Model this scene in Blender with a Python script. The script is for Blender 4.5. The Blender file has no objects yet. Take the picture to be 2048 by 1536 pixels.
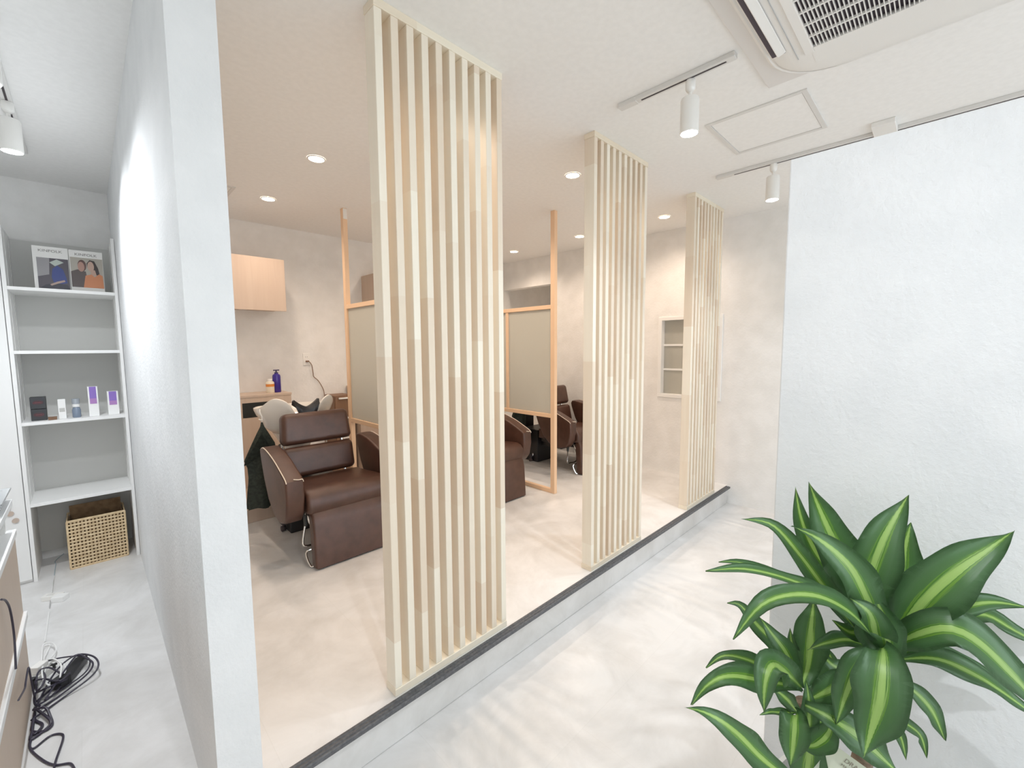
import bpy, bmesh, math, random
from mathutils import Vector, Matrix
random.seed(7)
S = bpy.context.scene
COL = S.collection
R = math.radians

# ------------------------------------------------------------------ camera
CAM = Vector((-0.795105, -1.338508, 1.274920))
YAW, PITCH, ROLL, FPX = 0.789813676, -0.0852482863, -0.00738981875, 856.08957
fwd = Vector((math.cos(PITCH)*math.cos(YAW), math.cos(PITCH)*math.sin(YAW), math.sin(PITCH)))
r0 = Vector((math.sin(YAW), -math.cos(YAW), 0)); u0 = r0.cross(fwd)
rgt = math.cos(ROLL)*r0 + math.sin(ROLL)*u0
upv = -math.sin(ROLL)*r0 + math.cos(ROLL)*u0
cd = bpy.data.cameras.new('camera'); cam = bpy.data.objects.new('camera', cd); COL.objects.link(cam)
M = Matrix.Identity(4)
for i in range(3):
    M[i][0], M[i][1], M[i][2], M[i][3] = rgt[i], upv[i], -fwd[i], CAM[i]
cam.matrix_world = M
cd.sensor_fit = 'HORIZONTAL'; cd.sensor_width = 36; cd.lens = FPX/2048*36; cd.clip_start = 0.02
S.camera = cam
def ray(px, py): return fwd + (px-1024)/FPX*rgt - (py-768)/FPX*upv
def at(px, py, D): return CAM + ray(px, py)*D

# ------------------------------------------------------------------ view, world, lights
S.view_settings.view_transform = 'Standard'; S.view_settings.look = 'None'
S.view_settings.gamma = 1; S.view_settings.use_curve_mapping = False
S.view_settings.exposure = 0.68
S.cycles.max_bounces = 12; S.cycles.diffuse_bounces = 8; S.cycles.glossy_bounces = 4
S.cycles.use_denoising = True
S.cycles.caustics_reflective = False; S.cycles.caustics_refractive = False
S.cycles.sample_clamp_indirect = 4
W = bpy.data.worlds.new('World'); S.world = W; W.use_nodes = True
bgn = W.node_tree.nodes['Background']; bgn.inputs[0].default_value = (0.80, 0.90, 1.0, 1); bgn.inputs[1].default_value = 3.0

def light(kind, loc, power, color, size=0.05, target=None, spot=None, blend=0.5, sy=None, name='lamp_light', parent=None):
    d = bpy.data.lights.new(name, kind); d.energy = power; d.color = color
    if kind == 'AREA':
        d.size = size
        if sy: d.shape = 'RECTANGLE'; d.size_y = sy
    else: d.shadow_soft_size = size
    if kind == 'SPOT': d.spot_size = R(spot or 120); d.spot_blend = blend
    o = bpy.data.objects.new(name, d); COL.objects.link(o); o.location = loc
    if target is not None: o.rotation_euler = (Vector(target)-Vector(loc)).to_track_quat('-Z', 'Y').to_euler()
    return o
# daylight coming in through the shop window behind the camera
light('AREA', (0.6, -3.62, 1.15), 46, (0.90, 0.96, 1.0), 4.4, (0.6, 0, 1.15), sy=2.3, name='window_daylight')

# ------------------------------------------------------------------ node helpers
def mat(name, col=(0.8, 0.8, 0.8), rough=0.6, metal=0.0, **kw):
    m = bpy.data.materials.new(name); m.use_nodes = True
    b = m.node_tree.nodes['Principled BSDF']
    b.inputs['Base Color'].default_value = (*col, 1); b.inputs['Roughness'].default_value = rough
    b.inputs['Metallic'].default_value = metal
    for k, v in kw.items():
        b.inputs[k.replace('_', ' ')].default_value = v
    return m
def N(m, t, **p):
    n = m.node_tree.nodes.new(t)
    for k, v in p.items(): setattr(n, k, v)
    return n
def L(m, a, b): m.node_tree.links.new(a, b)
def bsdf(m): return m.node_tree.nodes['Principled BSDF']
def noise_mat(name, c1, c2, scale=5, detail=6, rough=0.6, bump=0.0, bscale=None, stretch=None, lo=0.35, hi=0.65, dist=0.0, coord='Object', brough=0.6, **kw):
    m = mat(name, c1, rough, **kw)
    tc = N(m, 'ShaderNodeTexCoord'); src = tc.outputs[coord]
    if stretch:
        mp = N(m, 'ShaderNodeMapping'); mp.inputs['Scale'].default_value = stretch; L(m, src, mp.inputs['Vector']); src = mp.outputs[0]
    nz = N(m, 'ShaderNodeTexNoise'); nz.inputs['Scale'].default_value = scale; nz.inputs['Detail'].default_value = detail
    nz.inputs['Distortion'].default_value = dist; L(m, src, nz.inputs['Vector'])
    cr = N(m, 'ShaderNodeValToRGB'); cr.color_ramp.elements[0].position = lo; cr.color_ramp.elements[1].position = hi
    cr.color_ramp.elements[0].color = (*c1, 1); cr.color_ramp.elements[1].color = (*c2, 1)
    L(m, nz.outputs['Fac'], cr.inputs['Fac']); L(m, cr.outputs[0], bsdf(m).inputs['Base Color'])
    if bump:
        n2 = N(m, 'ShaderNodeTexNoise'); n2.inputs['Scale'].default_value = bscale or scale*8; n2.inputs['Detail'].default_value = 5
        n2.inputs['Roughness'].default_value = brough
        L(m, tc.outputs[coord], n2.inputs['Vector'])
        bp = N(m, 'ShaderNodeBump'); bp.inputs['Strength'].default_value = bump; bp.inputs['Distance'].default_value = 0.004
        L(m, n2.outputs['Fac'], bp.inputs['Height']); L(m, bp.outputs[0], bsdf(m).inputs['Normal'])
    return m
def wood(name, light_c, dark_c, seg=0.55, vert='Z', grain=1.0, tint=1.0, rough=0.5, joint=True):
    """finger-jointed timber: tint changes per stave length, with long grain"""
    m = mat(name, light_c, rough)
    tc = N(m, 'ShaderNodeTexCoord'); oi = N(m, 'ShaderNodeObjectInfo'); sp = N(m, 'ShaderNodeSeparateXYZ')
    L(m, tc.outputs['Object'], sp.inputs[0])
    ax = {'X': 0, 'Y': 1, 'Z': 2}[vert]
    # per object shift
    mu = N(m, 'ShaderNodeMath', operation='MULTIPLY_ADD'); L(m, sp.outputs[ax], mu.inputs[0]); mu.inputs[1].default_value = 1/seg
    ra = N(m, 'ShaderNodeMath', operation='MULTIPLY'); L(m, oi.outputs['Random'], ra.inputs[0]); ra.inputs[1].default_value = 37.0
    L(m, ra.outputs[0], mu.inputs[2])
    fl = N(m, 'ShaderNodeMath', operation='FLOOR'); L(m, mu.outputs[0], fl.inputs[0])
    cb = N(m, 'ShaderNodeCombineXYZ'); L(m, fl.outputs[0], cb.inputs[0]); L(m, ra.outputs[0], cb.inputs[1])
    wn = N(m, 'ShaderNodeTexWhiteNoise', noise_dimensions='3D'); L(m, cb.outputs[0], wn.inputs['Vector'])
    mp = N(m, 'ShaderNodeMapping'); sc = [22, 22, 22]; sc[ax] = 1.3; mp.inputs['Scale'].default_value = sc
    L(m, tc.outputs['Object'], mp.inputs['Vector'])
    ad = N(m, 'ShaderNodeVectorMath', operation='ADD'); L(m, mp.outputs[0], ad.inputs[0]); L(m, wn.outputs['Color'], ad.inputs[1])
    ad2 = N(m, 'ShaderNodeVectorMath', operation='MULTIPLY_ADD'); L(m, wn.outputs['Color'], ad2.inputs[0]); ad2.inputs[1].default_value = (9, 9, 9); L(m, mp.outputs[0], ad2.inputs[2])
    nz = N(m, 'ShaderNodeTexNoise'); nz.inputs['Scale'].default_value = 1.6; nz.inputs['Detail'].default_value = 5; nz.inputs['Distortion'].default_value = 0.6
    L(m, ad2.outputs[0], nz.inputs['Vector'])
    f1 = N(m, 'ShaderNodeMath', operation='MULTIPLY_ADD'); L(m, nz.outputs['Fac'], f1.inputs[0]); f1.inputs[1].default_value = 0.9*grain; f1.inputs[2].default_value = -0.35*grain
    f2 = N(m, 'ShaderNodeMath', operation='MULTIPLY_ADD'); L(m, wn.outputs['Value'], f2.inputs[0]); f2.inputs[1].default_value = 0.85*tint if joint else 0.0; L(m, f1.outputs[0], f2.inputs[2])
    f2.use_clamp = True
    mx = N(m, 'ShaderNodeMix', data_type='RGBA'); L(m, f2.outputs[0], mx.inputs['Factor'])
    mx.inputs['A'].default_value = (*light_c, 1); mx.inputs['B'].default_value = (*dark_c, 1)
    L(m, mx.outputs['Result'], bsdf(m).inputs['Base Color'])
    bp = N(m, 'ShaderNodeBump'); bp.inputs['Strength'].default_value = 0.08; bp.inputs['Distance'].default_value = 0.002
    L(m, nz.outputs['Fac'], bp.inputs['Height']); L(m, bp.outputs[0], bsdf(m).inputs['Normal'])
    return m
def emit(name, col, strength):
    m = mat(name, col, 0.4); b = bsdf(m); b.inputs['Emission Color'].default_value = (*col, 1); b.inputs['Emission Strength'].default_value = strength
    return m

WALL = (0.82, 0.81, 0.79)
m_wall = noise_mat('plaster wallpaper', (0.80, 0.795, 0.78), (0.86, 0.855, 0.845), 7, 8, 0.85, 0.55, 55)
m_partition = noise_mat('white trowelled plaster', (0.75, 0.765, 0.775), (0.80, 0.812, 0.82), 6, 8, 0.8, 0.6, 60)
m_ceil = noise_mat('ceiling paper', (0.84, 0.835, 0.82), (0.87, 0.865, 0.85), 40, 4, 0.9, 0.05, 180)
def floor_mat():
    m = noise_mat('pale stone vinyl tile', (0.64, 0.632, 0.618), (0.77, 0.767, 0.762), 3.6, 10, 0.42, 0.06, 60, dist=0.5, lo=0.34, hi=0.62)
    [n for n in m.node_tree.nodes if n.type == 'TEX_NOISE'][0].inputs['Roughness'].default_value = 0.62
    cr = [n for n in m.node_tree.nodes if n.type == 'VALTORGB'][0]
    tc = [n for n in m.node_tree.nodes if n.type == 'TEX_COORD'][0]
    br = N(m, 'ShaderNodeTexBrick'); br.offset = 0.5; br.inputs['Scale'].default_value = 1.0
    br.inputs['Color1'].default_value = (1, 1, 1, 1); br.inputs['Color2'].default_value = (0.975, 0.975, 0.975, 1); br.inputs['Mortar'].default_value = (0.955, 0.955, 0.95, 1)
    br.inputs['Mortar Size'].default_value = 0.0015; br.inputs['Brick Width'].default_value = 0.9; br.inputs['Row Height'].default_value = 0.45
    L(m, tc.outputs['Object'], br.inputs['Vector'])
    mx = N(m, 'ShaderNodeMix', data_type='RGBA', blend_type='MULTIPLY'); mx.inputs['Factor'].default_value = 1
    L(m, cr.outputs[0], mx.inputs['A']); L(m, br.outputs[0], mx.inputs['B']); L(m, mx.outputs['Result'], bsdf(m).inputs['Base Color'])
    return m
m_floor = floor_mat()
m_nosing = noise_mat('black ribbed rubber', (0.075, 0.078, 0.084), (0.12, 0.123, 0.13), 90, 3, 0.6, 0.2, 300)
m_slat = wood('finger jointed pale timber', (0.88, 0.83, 0.715), (0.70, 0.565, 0.43), 0.52, 'Z', 0.45, 0.75, 0.42)
m_slatrail = wood('pale timber rail', (0.86, 0.80, 0.67), (0.70, 0.57, 0.42), 0.5, 'X', 0.4, 0.5, 0.5)
m_div = wood('orange toned timber post', (0.86, 0.62, 0.42), (0.70, 0.44, 0.26), 9, 'Z', 0.55, 0.15, 0.5)
m_divy = wood('orange toned timber rail', (0.86, 0.62, 0.42), (0.70, 0.44, 0.26), 9, 'Y', 0.55, 0.15, 0.5)
m_cab = wood('oak veneer', (0.60, 0.48, 0.39), (0.50, 0.37, 0.285), 9, 'Z', 0.9, 0.1, 0.5)
m_cabdark = wood('brown wood veneer', (0.22, 0.12, 0.065), (0.10, 0.04, 0.02), 9, 'Z', 0.8, 0.1, 0.5)
m_white = mat('white laminate', (0.86, 0.86, 0.85), 0.4)
m_whitepl = mat('white plastic', (0.84, 0.83, 0.80), 0.35)
m_grey = mat('grey plastic', (0.45, 0.46, 0.47), 0.4)
m_black = mat('black plastic', (0.015, 0.015, 0.017), 0.4)
m_blackin = mat('black recess', (0.012, 0.014, 0.013), 0.7)
m_cape = noise_mat('black cloth', (0.012, 0.018, 0.014), (0.03, 0.04, 0.032), 60, 4, 0.8, 0.3, 400)
m_leather = noise_mat('brown leather', (0.066, 0.031, 0.021), (0.092, 0.044, 0.030), 14, 6, 0.33, 0.25, 500)
m_piping = mat('cream piping', (0.80, 0.72, 0.62), 0.5)
m_chrome = mat('brushed chrome', (0.78, 0.77, 0.74), 0.18, 1.0)
m_porc = mat('white porcelain', (0.80, 0.78, 0.74), 0.12)
m_alu = mat('white painted aluminium', (0.70, 0.69, 0.67), 0.45)
m_slot = mat('dark slot', (0.05, 0.04, 0.045), 0.6)
m_acdark = mat('dark filter behind grille', (0.07, 0.055, 0.07), 0.7)
m_acwhite = mat('ivory plastic', (0.80, 0.79, 0.765), 0.45)
m_wicker = noise_mat('pale woven rattan', (0.62, 0.46, 0.27), (0.78, 0.62, 0.40), 45, 3, 0.7)
m_card = noise_mat('brown basket liner', (0.20, 0.12, 0.06), (0.30, 0.19, 0.10), 30, 3, 0.8)
def glow(name, c, s): return emit(name, c, s)
m_warm = glow('warm lamp face', (1.0, 0.88, 0.74), 12)
m_cool = glow('cool lamp face', (0.93, 0.96, 1.0), 22)
def frosted():
    m = bpy.data.materials.new('frosted glass'); m.use_nodes = True; nt = m.node_tree; nt.nodes.clear()
    o = nt.nodes.new('ShaderNodeOutputMaterial'); d = nt.nodes.new('ShaderNodeBsdfDiffuse'); t = nt.nodes.new('ShaderNodeBsdfTranslucent'); g = nt.nodes.new('ShaderNodeBsdfGlossy')
    d.inputs[0].default_value = (0.72, 0.71, 0.66, 1); t.inputs[0].default_value = (0.78, 0.78, 0.73, 1); g.inputs['Roughness'].default_value = 0.35
    a = nt.nodes.new('ShaderNodeMixShader'); a.inputs[0].default_value = 0.55; b = nt.nodes.new('ShaderNodeMixShader'); b.inputs[0].default_value = 0.06
    nt.links.new(d.outputs[0], a.inputs[1]); nt.links.new(t.outputs[0], a.inputs[2]); nt.links.new(a.outputs[0], b.inputs[1]); nt.links.new(g.outputs[0], b.inputs[2]); nt.links.new(b.outputs[0], o.inputs[0])
    return m
m_frost = frosted()
m_glass = mat('clear glass', (1, 1, 1), 0.0, 0.0, Transmission_Weight=1.0, IOR=1.1)
m_acrylic = mat('clear acrylic', (0.9, 0.93, 0.95), 0.05, 0.0, Transmission_Weight=0.75, IOR=1.2)

# ------------------------------------------------------------------ mesh helpers
def wloc(o):
    v = Vector((0, 0, 0))
    while o is not None: v = v + o.location; o = o.parent
    return v
def obj(name, bm, m=None, parent=None, smooth=False, loc=None, mats=None):
    """bm is in world coordinates; the object's origin goes to loc (or the parent's origin)"""
    o_ = Vector(loc) if loc is not None else (wloc(parent) if parent else Vector((0, 0, 0)))
    bmesh.ops.translate(bm, verts=bm.verts, vec=-o_)
    me = bpy.data.meshes.new(name); bm.to_mesh(me); bm.free()
    for mm in (mats or [m]): me.materials.append(mm)
    if smooth:
        for p in me.polygons: p.use_smooth = True
    o = bpy.data.objects.new(name, me); COL.objects.link(o)
    if parent: o.parent = parent; o.location = o_ - wloc(parent)
    else: o.location = o_
    if smooth:
        try: me.set_sharp_from_angle(angle=R(40))
        except Exception: pass
    return o
def tag(o, label, cat, group=None, kind=None):
    o['label'] = label; o['category'] = cat
    if group: o['group'] = group
    if kind: o['kind'] = kind
    return o
def thing(name, loc, label, cat, group=None):
    o = bpy.data.objects.new(name, None); o.empty_display_size = 0.1; COL.objects.link(o); o.location = loc
    return tag(o, label, cat, group)
def struct(name, bm, m, **k):
    o = obj(name, bm, m, **k); o['kind'] = 'structure'; return o
def box(bm, x0, x1, y0, y1, z0, z1, bev=0.0, seg=2, mi=0):
    r = bmesh.ops.create_cube(bm, size=1.0); vs = r['verts']
    for v in vs:
        v.co = Vector(((x0+x1)/2+v.co.x*(x1-x0), (y0+y1)/2+v.co.y*(y1-y0), (z0+z1)/2+v.co.z*(z1-z0)))
    fs = list({f for v in vs for f in v.link_faces})
    for f in fs: f.material_index = mi
    if bev:
        es = list({e for v in vs for e in v.link_edges})
        rr = bmesh.ops.bevel(bm, geom=es, offset=bev, segments=seg, profile=0.5, affect='EDGES')
        for f in rr['faces']: f.material_index = mi
        vs = list({v for f in rr['faces'] for v in f.verts} | {v for v in vs if v.is_valid})
    return vs
def B(x0, x1, y0, y1, z0, z1, bev=0.0, seg=2):
    bm = bmesh.new(); box(bm, x0, x1, y0, y1, z0, z1, bev, seg); return bm
def tube(bm, pts, r, n=8, closed=False, mi=0):
    pts = [Vector(p) for p in pts]; rings = []
    k = len(pts)
    ref = None
    for i, p in enumerate(pts):
        if closed: t = pts[(i+1) % k]-pts[i-1]
        else: t = pts[min(i+1, k-1)]-pts[max(i-1, 0)]
        if t.length < 1e-9: t = Vector((0, 0, 1))
        t.normalize()
        if ref is None:
            ref = Vector((0, 0, 1)) if abs(t.z) < 0.9 else Vector((1, 0, 0))
        a = ref - t*ref.dot(t)
        if a.length < 1e-6: a = t.orthogonal()
        a.normalize(); ref = a; b = t.cross(a)
        rr = r[i] if isinstance(r, (list, tuple)) else r
        rings.append([bm.verts.new(p+a*rr*math.cos(q)+b*rr*math.sin(q)) for q in [2*math.pi*j/n for j in range(n)]])
    m_ = k if closed else k-1
    for i in range(m_):
        A, C = rings[i], rings[(i+1) % k]
        for j in range(n):
            f = bm.faces.new((A[j], A[(j+1) % n], C[(j+1) % n], C[j])); f.material_index = mi; f.smooth = True
    if not closed:
        bm.faces.new(rings[0][::-1]).material_index = mi; bm.faces.new(rings[-1]).material_index = mi
def smoothpts(P, n=8):
    """Catmull-Rom through the points"""
    P = [Vector(p) for p in P]; out = []
    for i in range(len(P)-1):
        p0 = P[max(i-1, 0)]; p1 = P[i]; p2 = P[i+1]; p3 = P[min(i+2, len(P)-1)]
        for k in range(n):
            t = k/n
            out.append(0.5*((2*p1)+(p2-p0)*t+(2*p0-5*p1+4*p2-p3)*t*t+(3*p1-p0-3*p2+p3)*t**3))
    out.append(P[-1]); return out
def lathe(bm, prof, cx, cy, n=24, mi=0, axis=None):
    """prof: (radius, z) pairs around a vertical axis"""
    rings = []
    for r, z in prof:
        rings.append([bm.verts.new((cx+max(r, 1e-4)*math.cos(2*math.pi*j/n), cy+max(r, 1e-4)*math.sin(2*math.pi*j/n), z)) for j in range(n)])
    for i in range(len(rings)-1):
        for j in range(n):
            f = bm.faces.new((rings[i][j], rings[i][(j+1) % n], rings[i+1][(j+1) % n], rings[i+1][j])); f.material_index = mi; f.smooth = True
    bm.faces.new(rings[0][::-1]).material_index = mi; bm.faces.new(rings[-1]).material_index = mi
    bmesh.ops.recalc_face_normals(bm, faces=bm.faces)
def prism(bm, poly, axis, a0, a1, bev=0.0, seg=3):
    """poly: list of 2D points; axis 'X' -> (y,z) outline extruded from a0 to a1 along X, etc."""
    def P(p, a):
        if axis == 'X': return (a, p[0], p[1])
        if axis == 'Y': return (p[0], a, p[1])
        return (p[0], p[1], a)
    A = [bm.verts.new(P(p, a0)) for p in poly]; C = [bm.verts.new(P(p, a1)) for p in poly]
    n = len(poly); fs = [bm.faces.new(A), bm.faces.new(C[::-1])]
    for i in range(n): fs.append(bm.faces.new((A[i], C[i], C[(i+1) % n], A[(i+1) % n])))
    bmesh.ops.recalc_face_normals(bm, faces=fs)
    if bev:
        es = [e for e in bm.edges if e.verts[0] in A+C and e.verts[1] in A+C and ((e.verts[0] in A) == (e.verts[1] in A))]
        bmesh.ops.bevel(bm, geom=es, offset=bev, segments=seg, profile=0.5, affect='EDGES')
def text_mesh(txt, size, mtx, m, parent, name='lettering', align='CENTER', thick=0.0004):
    cu = bpy.data.curves.new('t', 'FONT'); cu.body = txt; cu.size = size; cu.align_x = align; cu.extrude = thick
    to = bpy.data.objects.new('t', cu); COL.objects.link(to)
    bpy.context.view_layer.update()
    me = bpy.data.meshes.new_from_object(to); COL.objects.unlink(to); bpy.data.objects.remove(to)
    me.transform(mtx); me.name = name
    bm = bmesh.new(); bm.from_mesh(me); bpy.data.meshes.remove(me)
    return obj(name, bm, m, parent)
def copy_tree(o, parent=None):
    c = o.copy(); COL.objects.link(c)
    if parent: c.parent = parent
    for ch in list(o.children): copy_tree(ch, c)
    return c

# ------------------------------------------------------------------ the setting
H, ZF = 2.4, -0.168            # ceiling above the raised floor; the lower floor
XE, YB, XL = 3.314, 3.064, -0.507
struct('floor', B(-2.4, XE+1.3, -3.8, 3.9, ZF-0.1, ZF), m_floor)
struct('floor_raised', B(XL-0.03, XE+0.0, 0.0, YB+0.0, ZF+0.001, 0.0), m_floor)
bm = bmesh.new()
prism(bm, [(-0.037, 0.002), (-0.038, 0.0), (-0.038, -0.013), (-0.035, -0.013), (-0.0005, -0.013), (-0.0005, 0.0025), (-0.004, 0.0035), (-0.011, 0.0035), (-0.013, 0.0005), (-0.018, 0.0005), (-0.020, 0.0035), (-0.026, 0.0035), (-0.028, 0.0005), (-0.032, 0.0005), (-0.034, 0.0035)], 'X', XL-0.1, 3.27)
struct('trim_1', bm, m_nosing)
struct('ceiling', B(-2.4, XE+1.3, -3.8, 3.9, H, H+0.1), m_ceil)
struct('wall_left', B(-0.614, XL, 0.0, 3.0, ZF, H), m_partition)
struct('wall_back', B(XL, XE+1.2, YB, YB+0.12, ZF, H), m_wall)
bm = bmesh.new()                                    # end wall with the doorway and the small window left open
YD0, YD1, ZD = 2.100, 2.95, 2.05
WY0, WY1, WZ0, WZ1 = 0.12, 0.665, 0.80, 1.53
T = 0.11
g_ = 0.003
for a in [(-3.8, WY0-g_, ZF, H), (WY0-g_, WY1+g_, ZF, WZ0-g_), (WY0-g_, WY1+g_, WZ1+g_, H), (WY1+g_, YD0, ZF, H), (YD0, YD1, ZD, H), (YD1, YB, ZF, H)]:
    box(bm, XE, XE+T, a[0], a[1], a[2], a[3])
bmesh.ops.remove_doubles(bm, verts=bm.verts, dist=1e-5)
struct('wall_right', bm, m_wall)
struct('wall_passage', B(XE+1.2, XE+1.3, -3.8, YB+0.1, ZF, H), m_wall)
struct('wall_alcove', B(-2.3, -0.614, 3.0, 3.1, ZF, H), m_wall)
struct('wall_far_left', B(-2.4, -2.3, -3.8, 3.1, ZF, H), m_wall)
bm = bmesh.new()
for a in [(-2.4, -1.8, ZF, H), (-1.8, 3.0, H-0.2, H), (3.0, XE+1.3, ZF, H)]: box(bm, a[0], a[1], -3.8, -3.7, a[2], a[3])
struct('wall_front', bm, m_wall)
win = thing('window_2', (0.6, -3.75, ZF), 'wide shop window behind the viewer', 'window'); win['kind'] = 'structure'
for k in ('label', 'category'): del win[k]
bm = bmesh.new()
for x in (-1.8, -0.2, 1.4, 2.96): box(bm, x, x+0.04, -3.78, -3.72, ZF, H-0.2)
obj('window_frame', bm, m_white, win)
obj('glass_pane', B(-1.8, 3.0, -3.752, -3.748, ZF, H-0.2), m_glass, win)
struct('wall_partition', B(0.70, 0.80, -3.7, -0.99, ZF, 1.815, 0.004), m_partition)

# small interior window in the end wall
w1 = thing('window_1', (XE, 0.4, WZ0), '', ''); w1['kind'] = 'structure'
for k in ('label', 'category'): del w1[k]
bm = bmesh.new()
e = 0.034
for a in [(WY0-e, WY1+e, WZ0-e, WZ0), (WY0-e, WY1+e, WZ1, WZ1+e), (WY0-e, WY0, WZ0, WZ1), (WY1, WY1+e, WZ0, WZ1)]:
    box(bm, XE-0.012, XE+0.10, a[0], a[1], a[2], a[3], 0.002, 1)
obj('window_frame', bm, m_white, w1)
bm = bmesh.new()
ys = (WY0+WY1)/2
for k in (1, 2):
    z = WZ0+(WZ1-WZ0)*k/3
    box(bm, XE+0.045, XE+0.07, WY0, WY1, z-0.009, z+0.009)
box(bm, XE+0.045, XE+0.07, ys-0.009, ys+0.009, WZ0, WZ1)
obj('muntin', bm, m_white, w1)
obj('glass_pane', B(XE+0.055, XE+0.059, WY0, WY1, WZ0, WZ1), m_frost, w1)

# ------------------------------------------------------------------ slat screens
XS = [(-0.070, 0.494), (1.163, 1.731), (2.449, 3.017)]
def slat_screen(x0, x1, label):
    t = thing('slat_screen', ((x0+x1)/2, 0.04, 0.0), label, 'slat screen', 'timber slat screens along the step')
    y0, y1 = 0.010, 0.074; rh = 0.028
    obj('bottom_rail', B(x0-0.002, x1+0.002, y0-0.002, y1+0.002, 0.0, rh, 0.0015, 1), m_slatrail, t)
    obj('top_rail', B(x0-0.002, x1+0.002, y0-0.002, y1+0.002, H-rh, H, 0.0015, 1), m_slatrail, t)
    n = 10; w = 0.0278; pitch = (x1-x0-w)/(n-1)
    for i in range(n):
        a = x0+i*pitch
        obj('slat', B(a, a+w, y0, y1, rh, H-rh, 0.0015, 1), m_slat, t, loc=(a+w/2, 0.042, rh))
    return t
slat_screen(*XS[0], 'pale timber slat screen nearest the viewer, beside the white wall end')
slat_screen(*XS[1], 'middle pale timber slat screen, in front of the second salon station')
slat_screen(*XS[2], 'farthest pale timber slat screen, in front of the small white window')

# ------------------------------------------------------------------ frosted dividers between the stations
def divider(x, label, plate=False):
    t = thing('frosted_divider', (x, 1.55, 0), label, 'divider', 'frosted glass dividers between stations')
    w = 0.036; d = 0.045; y0, y1 = 0.985, 2.12
    a, b = x-w/2, x+w/2
    obj('post', B(a, b, y0, y0+d, 0, H, 0.0015, 1), m_div, t)
    p = obj('post', B(a, b, y1, y1+d, 0, H, 0.0015, 1), m_div, t)
    if plate:
        obj('metal_plate', B(a+0.002, b-0.002, y1-0.002, y1, H-0.085, H-0.004, 0.0008, 1), m_whitepl, p)
    obj('mullion', B(a+0.004, b-0.004, 1.55, 1.582, 0.70, 1.60, 0.001, 1), m_div, t)
    for z0, z1 in ((1.598, 1.632), (0.665, 0.699), (0.0, 0.034)):
        obj('rail', B(a, b, y0+d, y1, z0, z1, 0.0015, 1), m_divy, t)
    obj('frosted_pane', B(x-0.004, x+0.004, y0+d, 1.55, 0.699, 1.598), m_frost, t)
    obj('frosted_pane', B(x-0.004, x+0.004, 1.582, y1, 0.699, 1.598), m_frost, t)
    return t
divider(0.755, 'orange timber and frosted glass divider right of the nearest brown chair', True)
divider(2.035, 'orange timber and frosted glass divider between the first and second slat screens')

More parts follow.
